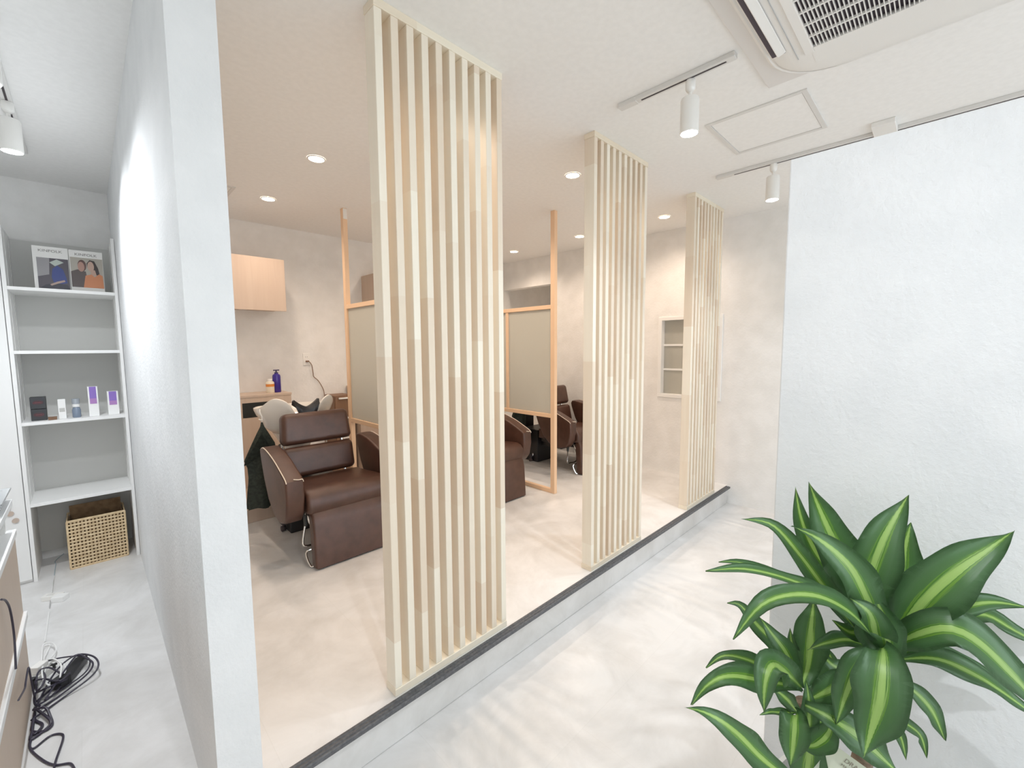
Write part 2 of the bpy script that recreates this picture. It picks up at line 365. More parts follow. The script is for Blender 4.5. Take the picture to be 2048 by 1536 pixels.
# ------------------------------------------------------------------ station furniture (built once, then copied)
DX = 1.28
def swing(bm, cx, cy, cz, ax, ang):
    bmesh.ops.rotate(bm, verts=bm.verts, cent=(cx, cy, cz), matrix=Matrix.Rotation(R(ang), 3, ax))
CX = 0.30
def make_chair():
    t = thing('shampoo_chair', (CX, 1.5, 0), 'brown leather shampoo chair in the nearest station, left of the first slat screen', 'chair', 'brown leather shampoo chairs')
    # seat with rolled front
    bm = bmesh.new()
    prism(bm, [(1.165, 0.36), (1.175, 0.325), (1.22, 0.315), (1.70, 0.30), (1.70, 0.40), (1.60, 0.425), (1.45, 0.435), (1.32, 0.448), (1.24, 0.452), (1.195, 0.440), (1.170, 0.405)], 'X', CX-0.253, CX+0.253, 0.022, 4)
    obj('seat', bm, m_leather, t, True)
    bm = bmesh.new(); box(bm, CX-0.235, CX+0.235, 1.60, 1.69, 0.425, 0.625, 0.035, 5); swing(bm, CX, 1.65, 0.45, 'X', -12)
    obj('backrest', bm, m_leather, t, True)
    bm = bmesh.new(); box(bm, CX-0.228, CX+0.238, 1.66, 1.76, 0.635, 0.845, 0.036, 5); swing(bm, CX, 1.7, 0.72, 'X', -10)
    for v in bm.verts:
        k = (v.co.z-0.64)/0.2; v.co.x = CX+(v.co.x-CX)*(1-0.06*k)
    obj('headrest', bm, m_leather, t, True)
    bm = bmesh.new()
    prism(bm, [(1.130, 0.010), (1.175, 0.0), (1.20, 0.015), (1.225, 0.30), (1.215, 0.328), (1.185, 0.335), (1.160, 0.315), (1.145, 0.26)], 'X', CX-0.238, CX+0.238, 0.016, 4)
    obj('leg_rest', bm, m_leather, t, True)
    for s in (-1, 1):
        xa, xb = sorted((CX+s*0.262, CX+s*0.362))
        bm = bmesh.new()
        prism(bm, [(1.185, 0.535), (1.18, 0.44), (1.20, 0.335), (1.24, 0.285), (1.33, 0.262), (1.44, 0.285), (1.53, 0.36), (1.60, 0.47), (1.645, 0.58), (1.66, 0.635), (1.645, 0.662), (1.60, 0.668), (1.50, 0.655), (1.38, 0.622), (1.27, 0.578), (1.21, 0.552)], 'X', xa, xb, 0.014, 4)
        a = obj('armrest', bm, m_leather, t, True)
        for xx in ((xa+0.005,) if s < 0 else (xb-0.005,)):
            bm = bmesh.new()
            tube(bm, smoothpts([(xx, 1.655, 0.645), (xx, 1.60, 0.667), (xx, 1.50, 0.655), (xx, 1.38, 0.622), (xx, 1.27, 0.578), (xx, 1.205, 0.549), (xx, 1.184, 0.53)], 5), 0.0028, 6)
            obj('piping', bm, m_piping, a, True)
        bm = bmesh.new(); tube(bm, smoothpts([(xa+0.045, 1.192, 0.546), (xa+0.07, 1.184, 0.541), (xb-0.010, 1.184, 0.540), (xb-0.004, 1.186, 0.525)], 4), 0.0024, 6)
        obj('piping', bm, m_piping, a, True)
    obj('seat_frame', B(CX-0.20, CX+0.20, 1.22, 1.70, 0.255, 0.30, 0.006), m_black, t)
    bm = bmesh.new(); box(bm, CX-0.17, CX+0.17, 1.78, 2.04, 0.0, 0.36, 0.008); box(bm, CX-0.10, CX+0.10, 1.5, 1.80, 0.18, 0.27, 0.008)
    obj('pedestal', bm, m_black, t)
    for s in (-1, 1):
        bm = bmesh.new(); tube(bm, [(CX+s*0.19, 1.66, 0.28), (CX+s*0.20, 1.735, 0.50), (CX+s*0.20, 1.765, 0.70)], 0.011, 8)
        obj('back_bar', bm, m_chrome, t, True)
    bm = bmesh.new(); tube(bm, smoothpts([(0.075, 1.32, 0.215), (0.055, 1.31, 0.13), (0.060, 1.305, 0.098), (0.10, 1.30, 0.092), (0.20, 1.30, 0.10), (0.22, 1.34, 0.20)], 6), 0.0065, 8)
    lv = obj('recline_lever', bm, m_chrome, t, True)
    bm = bmesh.new(); tube(bm, [(0.088, 1.325, 0.30), (0.084, 1.325, 0.27), (0.078, 1.322, 0.21)], [0.013, 0.016, 0.011], 10)
    obj('grip', bm, mat('dark grey rubber', (0.05, 0.055, 0.055), 0.5), lv, True)
    bm = bmesh.new(); tube(bm, smoothpts([(CX-0.19, 1.21, 0.10), (CX-0.245, 1.225, 0.098), (CX-0.258, 1.225, 0.07), (CX-0.245, 1.20, 0.012), (CX-0.225, 1.19, 0.010), (CX-0.19, 1.19, 0.012)], 6), 0.006, 8)
    obj('foot_loop', bm, m_chrome, t, True)
    for s in (-1, 1):
        bm = bmesh.new(); tube(bm, smoothpts([(CX+s*0.225, 1.30, 0.29), (CX+s*0.235, 1.25, 0.31), (CX+s*0.232, 1.215, 0.26), (CX+s*0.21, 1.215, 0.25)], 5), 0.006, 8)
        obj('hinge_bar', bm, m_chrome, t, True)
    # curved steel foot with a small castor at the pedestal's left
    bm = bmesh.new(); tube(bm, smoothpts([(0.235, 1.83, 0.19), (0.195, 1.83, 0.165), (0.155, 1.845, 0.11), (0.125, 1.86, 0.065)], 6), 0.011, 8)
    ft = obj('curved_foot', bm, m_chrome, t, True)
    bm = bmesh.new(); box(bm, 0.10, 0.135, 1.85, 1.88, 0.045, 0.08, 0.004); tube(bm, [(0.112, 1.865, 0.05), (0.108, 1.866, 0.02)], 0.008, 8)
    tube(bm, [(0.095, 1.866, 0.02), (0.122, 1.866, 0.02)], 0.019, 14)
    obj('castor', bm, m_slot, ft)
    return t
chair = make_chair()

def make_basin():
    t = thing('shampoo_basin', (CX+0.02, 2.2, 0), 'white porcelain shampoo basin behind the nearest brown chair', 'basin', 'porcelain shampoo basins')
    cx, cy = CX-0.012, 2.075; a, b = 0.265, 0.255
    n = 72
    def rim(th):                                   # th measured from the front (-Y)
        c = abs(math.atan2(math.sin(th), math.cos(th)))
        lobe = math.exp(-((c-0.72)/0.48)**2)*0.082
        notch = -math.exp(-(c/0.30)**4)*0.085
        return 0.850+lobe+notch-0.008*max(0, (c-1.9))
    def pt(th, rr, z): 
        s = math.sin(th); c = math.cos(th)
        ex = math.copysign(abs(s)**0.85, s); ey = math.copysign(abs(c)**0.85, c)
        return (cx+a*rr*ex, cy-b*rr*ey, z)
    bm = bmesh.new(); rings = []
    lv = [('o', 0.30, 0.50), ('o', 0.36, 0.56), ('o', 0.50, 0.63), ('o', 0.74, 0.74), ('r', 0.93, -0.05), ('r', 0.985, -0.012), ('r', 0.985, 0.0), ('r', 0.955, 0.004), ('r', 0.92, -0.012), ('i', 0.80, 0.72), ('i', 0.55, 0.66), ('i', 0.2, 0.645), ('i', 0.03, 0.64)]
    for kind, rr, z in lv:
        ring = []
        for j in range(n):
            th = 2*math.pi*j/n
            zz = rim(th)+z if kind == 'r' else z
            ring.append(bm.verts.new(pt(th, rr, zz)))
        rings.append(ring)
    for i in range(len(rings)-1):
        for j in range(n): bm.faces.new((rings[i][j], rings[i][(j+1) % n], rings[i+1][(j+1) % n], rings[i+1][j]))
    bm.faces.new(rings[0][::-1]); bm.faces.new(rings[-1]); bmesh.ops.recalc_face_normals(bm, faces=bm.faces)
    obj('bowl', bm, m_porc, t, True)
    obj('pedestal', B(cx-0.10, cx+0.10, 2.07, 2.175, 0.0, 0.56, 0.01), m_black, t)
    # black rubber neck rest saddled over the notch
    bm = bmesh.new(); pr = []
    for k in range(13):
        u = -1+2*k/12; pr.append((cx+0.082*u, u))
    rows = []
    for (yy, dz) in [(cy-b-0.022, -0.12), (cy-b-0.026, -0.03), (cy-b-0.006, 0.004), (cy-b+0.03, 0.0), (cy-b+0.05, -0.03)]:
        rows.append([bm.verts.new((x if dz > -0.1 else cx+(x-cx)*0.6, yy, 0.866+0.052*abs(u)**1.5+dz)) for x, u in pr])
    for i in range(len(rows)-1):
        for j in range(12): bm.faces.new((rows[i][j], rows[i][j+1], rows[i+1][j+1], rows[i+1][j]))
    bmesh.ops.recalc_face_normals(bm, faces=bm.faces)
    bmesh.ops.solidify(bm, geom=bm.faces[:], thickness=0.008)
    obj('neck_rest', bm, m_black, t, True)
    bm = bmesh.new(); tube(bm, smoothpts([(cx-a+0.020, cy-0.07, 0.865), (cx-a+0.008, cy-0.10, 0.845), (cx-a+0.016, cy-0.11, 0.81), (cx-a+0.014, cy-0.112, 0.786), (cx-a-0.004, cy-0.115, 0.796)], 5), 0.004, 8)
    obj('cape_hook', bm, m_whitepl, t, True)
    return t
basin = make_basin()

def make_cape():
    cx, cy = 0.037, 1.965
    t = thing('black_cape', (cx, cy, 0.765), 'black cape hanging from the rim of the nearest white basin', 'cape', 'black salon capes')
    prof = [(0.772, 0.004, 0.004, 0.0), (0.74, 0.012, 0.014, 0.0), (0.70, 0.034, 0.034, 0.01), (0.62, 0.072, 0.070, 0.02), (0.52, 0.118, 0.082, 0.03), (0.47, 0.100, 0.084, 0.04), (0.40, 0.098, 0.084, 0.045), (0.30, 0.110, 0.084, 0.05), (0.18, 0.118, 0.084, 0.05)]
    n = 40; rings = []; bm = bmesh.new()
    for z, wl, wr, am in prof:
        ring = []
        for j in range(n):
            th = 2*math.pi*j/n; c, s = math.cos(th), math.sin(th)
            w = wr if c > 0 else wl
            f = 1+0.10*math.sin(7*th+z*5)*min(1, am*25)
            ring.append(bm.verts.new((cx+w*c*f, cy+(0.25*w+0.012)*s*f+0.01*math.sin(4*th)*min(1, am*20), z+(0.006*math.sin(5*th) if z < 0.19 else 0))))
        rings.append(ring)
    for i in range(len(rings)-1):
        for j in range(n): bm.faces.new((rings[i][j], rings[i][(j+1) % n], rings[i+1][(j+1) % n], rings[i+1][j]))
    bm.faces.new(rings[0])
    bmesh.ops.recalc_face_normals(bm, faces=bm.faces)
    obj('cloth', bm, m_cape, t, True)
    bm = bmesh.new(); tube(bm, smoothpts([(cx, cy, 0.768), (cx-0.004, cy, 0.785), (cx+0.004, cy, 0.795), (cx+0.006, cy, 0.78), (cx, cy, 0.768)], 4), 0.002, 6)
    obj('hanging_loop', bm, m_whitepl, t, True)
    bm = bmesh.new()                                # folded-over triangular corner
    V = [bm.verts.new(p) for p in [(cx-0.015, cy-0.035, 0.70), (cx-0.140, cy-0.045, 0.49), (cx-0.060, cy-0.05, 0.53), (cx+0.040, cy-0.05, 0.585)]]
    bm.faces.new(V); bmesh.ops.solidify(bm, geom=bm.faces[:], thickness=0.003)
    obj('folded_corner', bm, m_cape, t)
    return t
cape = make_cape()

def make_counter():
    x0, x1, y0 = -0.16, 0.483, 2.76
    t = thing('plumbing_counter', ((x0+x1)/2, 2.9, 0), 'oak veneer counter with a black slot behind the nearest basin', 'counter', 'oak counters behind the basins')
    bm = bmesh.new(); z1 = 0.87; sa, sb, sz0, sz1 = 0.10, 0.38, 0.70, 0.825
    for q in [(x0, sa, 0.0, z1), (sb, x1, 0.0, z1), (sa, sb, 0.0, sz0), (sa, sb, sz1, z1)]: box(bm, q[0], q[1], y0, y0+0.018, q[2], q[3])
    box(bm, x0, x0+0.018, y0+0.018, YB-0.006, 0, z1); box(bm, x1-0.018, x1, y0+0.018, YB-0.006, 0, z1)
    bmesh.ops.remove_doubles(bm, verts=bm.verts, dist=1e-5)
    obj('body', bm, m_cab, t)
    obj('counter_top', B(x0-0.003, x1+0.004, y0-0.004, YB-0.006, z1, 0.889, 0.001, 1), m_cab, t)
    bm = bmesh.new(); r = 0.016
    def rr(x0, x1, z0, z1, r):
        out = []
        for cx_, cz_, a0 in [(x1-r, z1-r, 0), (x0+r, z1-r, 90), (x0+r, z0+r, 180), (x1-r, z0+r, 270)]:
            for k in range(5): a = R(a0+k*22.5); out.append((cx_+r*math.cos(a), cz_+r*math.sin(a)))
        return out
    prism(bm, rr(sa, sb, sz0, sz1, r), 'Y', y0-0.0015, y0+0.10)
    obj('slot_recess', bm, m_blackin, t)
    obj('plinth', B(x0, x1-0.05, 2.19, y0, 0.0, 0.10, 0.002, 1), m_cab, t)
    return t
counter = make_counter()

def make_cabinet():
    x0, x1, y0, z0, z1 = 0.048, 0.462, 2.70, 1.60, 2.036
    t = thing('wall_cabinet', ((x0+x1)/2, 2.9, z0), 'oak veneer wall cabinet above the nearest counter', 'cabinet', 'oak wall cabinets')
    obj('body', B(x0, x1, y0+0.02, YB, z0+0.022, z1), m_cab, t)
    obj('door', B(x0, x1, y0, y0+0.018, z0, z1, 0.001, 1), m_cab, t)
    bm = bmesh.new(); lathe(bm, [(0.028, z0+0.006), (0.032, z0+0.010), (0.032, z0+0.0215)], (x0+x1)/2-0.1, y0+0.10, 20)
    obj('under_light', bm, m_whitepl, t, True)
    return t
cabinet = make_cabinet()

def make_drawers():
    x0, x1, y0, y1 = -0.385, -0.205, 2.82, YB-0.005
    t = thing('drawer_unit', ((x0+x1)/2, 2.93, 0), '', 'drawer unit', 'brown drawer units')
    obj('body', B(x0, x1, y0+0.012, y1, 0.0, 0.815, 0.002, 1), m_cabdark, t)
    for k in range(4):
        z = 0.025+k*0.198
        d = obj('drawer', B(x0+0.004, x1-0.004, y0, y0+0.012, z, z+0.188, 0.001, 1), m_cabdark, t)
        obj('handle', B(x0+0.035, x1-0.02, y0-0.012, y0, z+0.160, z+0.176, 0.003, 2), m_whitepl, d)
    return t
drawers = make_drawers()

WHICH = ['', 'second', 'third']
for k in (1, 2):
    for src, lab in [(chair, ['brown leather shampoo chair in the second station, right of the nearest slat screen', 'brown leather shampoo chair in the farthest station, beyond the second frosted divider']),
                     (basin, ['white porcelain shampoo basin behind the second chair, screened by the nearest slats', 'white porcelain shampoo basin of the farthest station, behind the frosted pane']),
                     (cape, ['black cape hanging in the second station, behind the nearest slats', 'black cape seen hanging under the second frosted divider']),
                     (counter, ['oak veneer counter of the second station, glimpsed under the first frosted divider', 'oak veneer counter of the farthest station, glimpsed under the second frosted divider']),
                     (cabinet, ['oak veneer wall cabinet in the second station, left of the nearest slat screen', 'oak veneer wall cabinet in the farthest station'])]:
        if src is cabinet and k == 2: continue
        c = copy_tree(src); c.location.x += DX*k; c['label'] = lab[k-1]
drawers.location.x += DX; drawers['label'] = 'dark brown drawer unit with white handles beside the first divider post'; del drawers['group']

# bottles, outlet and cord of the nearest station
t = thing('pump_bottle', (0.405, 2.88, 0.889), 'purple pump bottle on the nearest counter', 'bottle')
bm = bmesh.new(); lathe(bm, [(0.030, 0.889), (0.033, 0.894), (0.033, 1.03), (0.030, 1.045), (0.016, 1.055), (0.013, 1.06)], 0.405, 2.88, 28); obj('bottle_body', bm, mat('purple plastic', (0.045, 0.025, 0.27), 0.3), t, True)
bm = bmesh.new(); lathe(bm, [(0.015, 1.058), (0.015, 1.068), (0.006, 1.070), (0.006, 1.082), (0.012, 1.084), (0.012, 1.090)], 0.405, 2.88, 20); tube(bm, [(0.38, 2.87, 1.087), (0.43, 2.885, 1.087)], 0.005, 8); obj('pump', bm, mat('dark purple plastic', (0.02, 0.012, 0.08), 0.35), t, True)
t = thing('treatment_bottle', (0.345, 2.86, 0.889), 'white bottle with an orange band on the nearest counter', 'bottle')
bm = bmesh.new(); lathe(bm, [(0.031, 0.889), (0.033, 0.893), (0.033, 0.978), (0.028, 0.988), (0.019, 0.992)], 0.345, 2.86, 28); obj('bottle_body', bm, mat('cream plastic', (0.80, 0.74, 0.62), 0.4), t, True)
bm = bmesh.new(); lathe(bm, [(0.0338, 0.945), (0.0338, 0.968)], 0.345, 2.86, 28); obj('orange_band', bm, mat('orange print', (0.75, 0.27, 0.05), 0.5), t, True)
bm = bmesh.new(); lathe(bm, [(0.018, 0.990), (0.019, 0.992), (0.019, 1.008), (0.017, 1.012)], 0.345, 2.86, 24); obj('cap', bm, m_whitepl, t, True)
t = thing('wall_outlet', (0.733, YB, 1.17), 'white wall outlet right of the nearest counter', 'outlet')
obj('cover_plate', B(0.700, 0.768, YB-0.007, YB, 1.115, 1.232, 0.003, 2), m_whitepl, t)
bm = bmesh.new()
for z in (1.197, 1.148):
    for dx in (-0.008, 0.008): box(bm, 0.733+dx-0.001, 0.733+dx+0.001, YB-0.0078, YB-0.0065, z-0.005, z+0.005)
obj('socket_slot', bm, m_slot, t)
t = thing('plug_and_cord', (0.735, YB-0.02, 1.155), 'brown plug and cord hanging from the wall outlet', 'cord')
obj('plug', B(0.722, 0.748, YB-0.032, YB-0.0082, 1.148, 1.162, 0.003, 2), m_cabdark, t)
bm = bmesh.new(); tube(bm, smoothpts([(0.748, YB-0.02, 1.155), (0.775, YB-0.018, 1.115), (0.785, YB-0.015, 1.04), (0.79, YB-0.015, 1.00), (0.83, YB-0.015, 0.96), (0.868, YB-0.015, 0.89), (0.882, YB-0.02, 0.82), (0.88, YB-0.02, 0.6), (0.86, YB-0.02, 0.006)], 6), 0.0035, 8)
obj('cord', bm, m_cabdark, t, True)

# ------------------------------------------------------------------ ceiling fittings
def access_hatch(x0, x1, y0, y1, label, w=0.022):
    t = thing('access_hatch', ((x0+x1)/2, (y0+y1)/2, H), label, 'hatch')
    bm = bmesh.new()
    for q in [(x0, x1, y0, y0+w), (x0, x1, y1-w, y1), (x0, x0+w, y0+w, y1-w), (x1-w, x1, y0+w, y1-w)]: box(bm, q[0], q[1], q[2], q[3], H-0.006, H, 0.001, 1)
    obj('hatch_frame', bm, m_alu, t); obj('hatch_panel', B(x0+w+0.002, x1-w-0.002, y0+w+0.002, y1-w-0.002, H-0.003, H), m_ceil, t)
access_hatch(1.525, 2.0, -0.85, -0.41, 'square ceiling access hatch between the two lighting tracks')
access_hatch(-0.40, 0.02, 2.2, 2.64, 'ceiling access hatch whose corner shows beside the white wall end')

LC = [(0.2, 1.0, 0.87)]
warm = (1.0, 0.80, 0.635)
dlx, dly = (0.25, 1.55, 2.86), (0.447, 1.352, 2.30)
names = {(0, 0): 'round downlight glimpsed between the top slats of the nearest screen', (0, 1): 'round ceiling downlight left of the nearest slat screen, nearer the front', (0, 2): 'round ceiling downlight above the nearest wall cabinet, farther back',
         (1, 0): 'round ceiling downlight left of the top of the middle slat screen', (1, 1): 'round ceiling downlight hidden by the nearest slat screen', (1, 2): 'small round downlight glimpsed through the slats over the first divider',
         (2, 0): 'round ceiling downlight between the middle and farthest slat screens', (2, 1): 'round ceiling downlight touching the left edge of the middle slat screen', (2, 2): 'farthest round ceiling downlight, left of the second divider post'}
for i, x in enumerate(dlx):
    for j, y in enumerate(dly):
        t = thing('downlight', (x, y, H), names[(i, j)], 'downlight', 'round ceiling downlights')
        bm = bmesh.new(); n = 32
        prof = [(0.052, H-0.0005), (0.052, H-0.004), (0.046, H-0.006), (0.043, H-0.004)]
        rings = [[bm.verts.new((x+r*math.cos(2*math.pi*q/n), y+r*math.sin(2*math.pi*q/n), z)) for q in range(n)] for r, z in prof]
        for a in range(3):
            for q in range(n): bm.faces.new((rings[a][q], rings[a][(q+1) % n], rings[a+1][(q+1) % n], rings[a+1][q])).smooth = True
        bmesh.ops.recalc_face_normals(bm, faces=bm.faces)
        obj('trim_ring', bm, m_whitepl, t)
        bm = bmesh.new(); bmesh.ops.create_circle(bm, cap_ends=True, segments=32, radius=0.043, matrix=Matrix.Translation((x, y, H-0.004)))
        for f in bm.faces: f.normal_flip() if f.normal.z > 0 else None
        obj('diffuser', bm, m_warm, t)
        lo = light('SPOT', (x, y, H-0.02), 17, warm, 0.04, (x, y, 0), 150, 0.9, name='downlight_beam'); 

def track(x, y0, y1, label):
    t = thing('lighting_track', (x, (y0+y1)/2, H), label, 'lighting track', 'white ceiling lighting tracks')
    w = 0.017
    obj('track_body', B(x-w, x+w, y1, y0, H-0.020, H, 0.002, 1), m_alu, t)
    obj('track_slot', B(x-0.004, x+0.004, y1+0.035, y0-0.11, H-0.0212, H-0.0195), m_slot, t)
    obj('feed_cap', B(x-w-0.001, x+w+0.001, y0-0.09, y0+0.001, H-0.0215, H, 0.002, 1), m_alu, t)
    return t
track(1.053, -0.205, -0.711, 'short white lighting track above the space between the screens and the air conditioner')
track(2.262, -0.205, -3.2, 'long white lighting track running above the white partition')
track(-0.972, 2.36, 0.6, 'white lighting track over the corridor at the far left')
track(-0.48, -1.45, -2.6, 'white lighting track behind the viewer')
light('SPOT', (3.95, 1.6, H-0.05), 30, warm, 0.08, (3.95, 1.6, 0), 150, 0.9, name='passage_lamp')  # added fill light without a fitting, lifts the dark passage behind doorway and window
def spotlight(x, y, label, power, tilt=(0, 0), cone=130, s=1.0):
    t = thing('track_spotlight', (x, y, H-0.02), label, 'spotlight', 'white track spotlights')
    z = H-0.021
    bm = bmesh.new(); lathe(bm, [(0.018, z), (0.020, z-0.004), (0.020, z-0.034), (0.014, z-0.045), (0.007, z-0.048), (0.007, z-0.072)], x, y, 20); obj('stem', bm, m_whitepl, t, True)
    z2 = z-0.070
    bm = bmesh.new(); lathe(bm, [(0.012, z2), (0.034, z2-0.003), (0.037, z2-0.010), (0.037, z2-0.140), (0.034, z2-0.143), (0.033, z2-0.138)], x, y, 28); hd = obj('lamp_housing', bm, m_whitepl, t, True)
    bm = bmesh.new(); bmesh.ops.create_circle(bm, cap_ends=True, segments=28, radius=0.032, matrix=Matrix.Translation((x, y, z2-0.1435)))
    for f in bm.faces: f.normal_flip() if f.normal.z > 0 else None
    obj('lamp_face', bm, m_cool, hd)
    light('SPOT', (x, y, z2-0.155), power, (0.93, 0.96, 1.0), 0.022, (x+tilt[0], y+tilt[1], 0), cone, 1.0, name='spotlight_beam')
    return t
spotlight(1.068, -0.53, 'white track spotlight above the gap between the first two slat screens', 20)
spotlight(2.262, -0.54, 'white track spotlight left of the top corner of the white partition', 22)
spotlight(-0.972, 1.66, 'white track spotlight over the corridor at the left edge', 34, (0.25, -0.3), 170)
spotlight(-0.48, -1.62, 'white track spotlight behind the viewer', 30, (0.9, 0.9), 150)
spotlight(2.262, -1.9, 'white track spotlight hidden behind the partition', 14)
spotlight(-0.972, 0.95, 'white track spotlight over the corridor, beyond the top left corner of the picture', 24, (0.0, -0.2), 170)  # extra unseen lamp, added to brighten the corridor wall and floor
t = obj('junction_box', B(2.12, 2.30, -1.105, -1.01, H-0.026, H, 0.003, 1), m_acwhite, None, loc=None)
tag(t, 'small flat white box on the ceiling above the partition top, over the long track', 'junction box')

# ceiling cassette air conditioner
def make_ac():
    X0, X1, Y0, Y1 = 0.43, 1.388, -1.70, -0.735
    cx, cy = 0.936, -1.245
    t = thing('ceiling_air_conditioner', (cx, cy, H), 'ceiling cassette air conditioner with a square intake grille, upper right', 'air conditioner')
    obj('cover_plate', B(X0, X1, Y0, Y1, H-0.012, H, 0.004, 2), mat('warm white plate', (0.74, 0.72, 0.70), 0.6), t)
    hx, hy = 0.43, 0.43
    def rrect(hx, hy, r, n=8):
        out = []
        for sx, sy, a0 in [(1, 1, 0), (-1, 1, 90), (-1, -1, 180), (1, -1, 270)]:
            for k in range(n+1):
                a = R(a0+k*90/n); out.append((cx+sx*(hx-r)+r*math.cos(a), cy+sy*(hy-r)+r*math.sin(a)))
        return out
    def ringmesh(lv, cap=None):
        bm = bmesh.new(); rs = []
        for (h1, r, z) in lv: rs.append([bm.verts.new((p[0], p[1], z)) for p in rrect(h1, h1, r)])
        for i in range(len(rs)-1):
            n = len(rs[i])
            for j in range(n): bm.faces.new((rs[i][j], rs[i][(j+1) % n], rs[i+1][(j+1) % n], rs[i+1][j])).smooth = True
        if cap: bm.faces.new(rs[-1])
        bmesh.ops.recalc_face_normals(bm, faces=bm.faces); return bm
    obj('panel_rim', ringmesh([(0.452, 0.22, H-0.002), (0.452, 0.22, H-0.028), (0.442, 0.212, H-0.035), (0.436, 0.207, H-0.033), (0.428, 0.20, H-0.038)]), m_acwhite, t, True)
    bm = ringmesh([(0.430, 0.20, H-0.036), (0.412, 0.19, H-0.046), (0.36, 0.10, H-0.052), (0.306, 0.05, H-0.053)], False)
    pn = obj('outlet_surround', bm, m_acwhite, t, True)
    # louvre openings on four sides
    for k in (0, 2):
        ro = 1 if k == 0 else -1
        bm = bmesh.new(); box(bm, cx-(0.37 if k == 0 else 0.17), cx+(0.17 if k == 0 else 0.37), cy+0.378, cy+0.424, H-0.0535, H-0.040, 0.004, 2)
        bmesh.ops.rotate(bm, verts=bm.verts, cent=(cx, cy, 0), matrix=Matrix.Rotation(k*math.pi/2, 3, 'Z'))
        lo = obj('air_outlet', bm, m_acdark, t)
        bm = bmesh.new(); box(bm, cx-(0.36 if k == 0 else 0.16), cx+(0.16 if k == 0 else 0.36), cy+0.376, cy+0.404, H-0.060, H-0.055, 0.002, 1)
        bmesh.ops.rotate(bm, verts=bm.verts, cent=(cx, cy+0.39, H-0.058), matrix=Matrix.Rotation(R(-16), 3, 'X'))
        bmesh.ops.rotate(bm, verts=bm.verts, cent=(cx, cy, 0), matrix=Matrix.Rotation(k*math.pi/2, 3, 'Z'))
        obj('louvre', bm, m_acwhite, lo)
    gx0, gx1, gy0, gy1 = 0.62, 1.132, -1.545, -0.945
    bm = bmesh.new(); f = 0.03
    for q in [(gx0-f, gx1+f, gy1, gy1+f), (gx0-f, gx1+f, gy0-f, gy0), (gx0-f, gx0, gy0, gy1), (gx1, gx1+f, gy0, gy1)]: box(bm, q[0], q[1], q[2], q[3], H-0.060, H-0.040, 0.002, 1)
    box(bm, gx1+f, cx+0.31, cy-0.31, cy+0.31, H-0.0545, H-0.040)
    obj('centre_frame', bm, m_acwhite, t)
    gr = bmesh.new(); nb = 54
    for i in range(nb+1):
        y = gy0+(gy1-gy0)*i/nb; box(gr, gx0, gx1, y-0.0014, y+0.0014, H-0.059, H-0.050)
    for i in range(8):
        x = gx0+(gx1-gx0)*i/7; box(gr, x-0.003, x+0.003, gy0, gy1, H-0.0605, H-0.052)
    obj('intake_grille', gr, m_acwhite, t)
    obj('filter', B(gx0, gx1, gy0, gy1, H-0.046, H-0.042), m_acdark, t)
    for y in (gy1+0.055, gy0-0.055): obj('panel_seam', B(cx-0.30, cx+0.245, y-0.001, y+0.001, H-0.0545, H-0.050), m_grey, t)
make_ac()

# ------------------------------------------------------------------ corridor on the left: shelving and what stands on it
t = thing('shelving_unit', (-0.85, 2.8, ZF), 'tall white open shelving unit at the end of the corridor', 'shelves')
YS0, YS1 = 2.60, 2.985
for x0, x1 in ((-1.120, -1.100), (-0.6155, -0.598+(-0.016))): pass
obj('side_panel', B(-1.121, -1.103, YS0, YS1, ZF, 2.015, 0.001, 1), m_white, t)
obj('side_panel', B(-0.633, -0.616, YS0, YS1, ZF, 2.015, 0.001, 1), m_white, t)
obj('back_panel', B(-1.103, -0.633, YS1-0.008, YS1, ZF+0.06, 2.0), mat('grey back board', (0.62, 0.62, 0.60), 0.7), t)
for z in (1.661, 1.277, 0.836, 0.325):
    obj('shelf', B(-1.103, -0.633, YS0+0.001, YS1-0.008, z-0.020, z, 0.001, 1), m_white, t)
bm = bmesh.new()
for x in (-1.1025, -0.6335):
    for y in (2.70, 2.90): box(bm, x-0.0015, x+0.0015, y-0.004, y+0.004, 0.3, 2.0)
obj('pin_rail', bm, m_alu, t)
t = thing('tall_cabinet', (-1.4, 2.8, ZF), 'plain white tall cabinet left of the shelving unit', 'cabinet')
obj('body', B(-1.72, -1.124, 2.615, 2.985, ZF, 2.015, 0.002, 1), m_white, t)
obj('door', B(-1.72, -1.124, 2.597, 2.612, ZF+0.02, 2.012, 0.002, 1), m_white, t)
t = thing('key_ring', (-1.20, 2.595, 0.30), 'small pale brown tags hanging on the white tall cabinet', 'key ring')
for (dx, z) in ((0.0, 0.292), (0.018, 0.245)):
    bm = bmesh.new(); bmesh.ops.create_cone(bm, cap_ends=True, segments=20, radius1=0.015, radius2=0.015, depth=0.004, matrix=Matrix.Translation((-1.185+dx, 2.593, z)) @ Matrix.Rotation(R(90), 4, 'X'))
    obj('tag_disc', bm, mat('beige tag', (0.55, 0.45, 0.38), 0.6), t)
bm = bmesh.new(); tube(bm, [(-1.185, 2.594, 0.305), (-1.178, 2.592, 0.335), (-1.176, 2.597, 0.345)], 0.0012, 6); obj('ring', bm, m_alu, t)

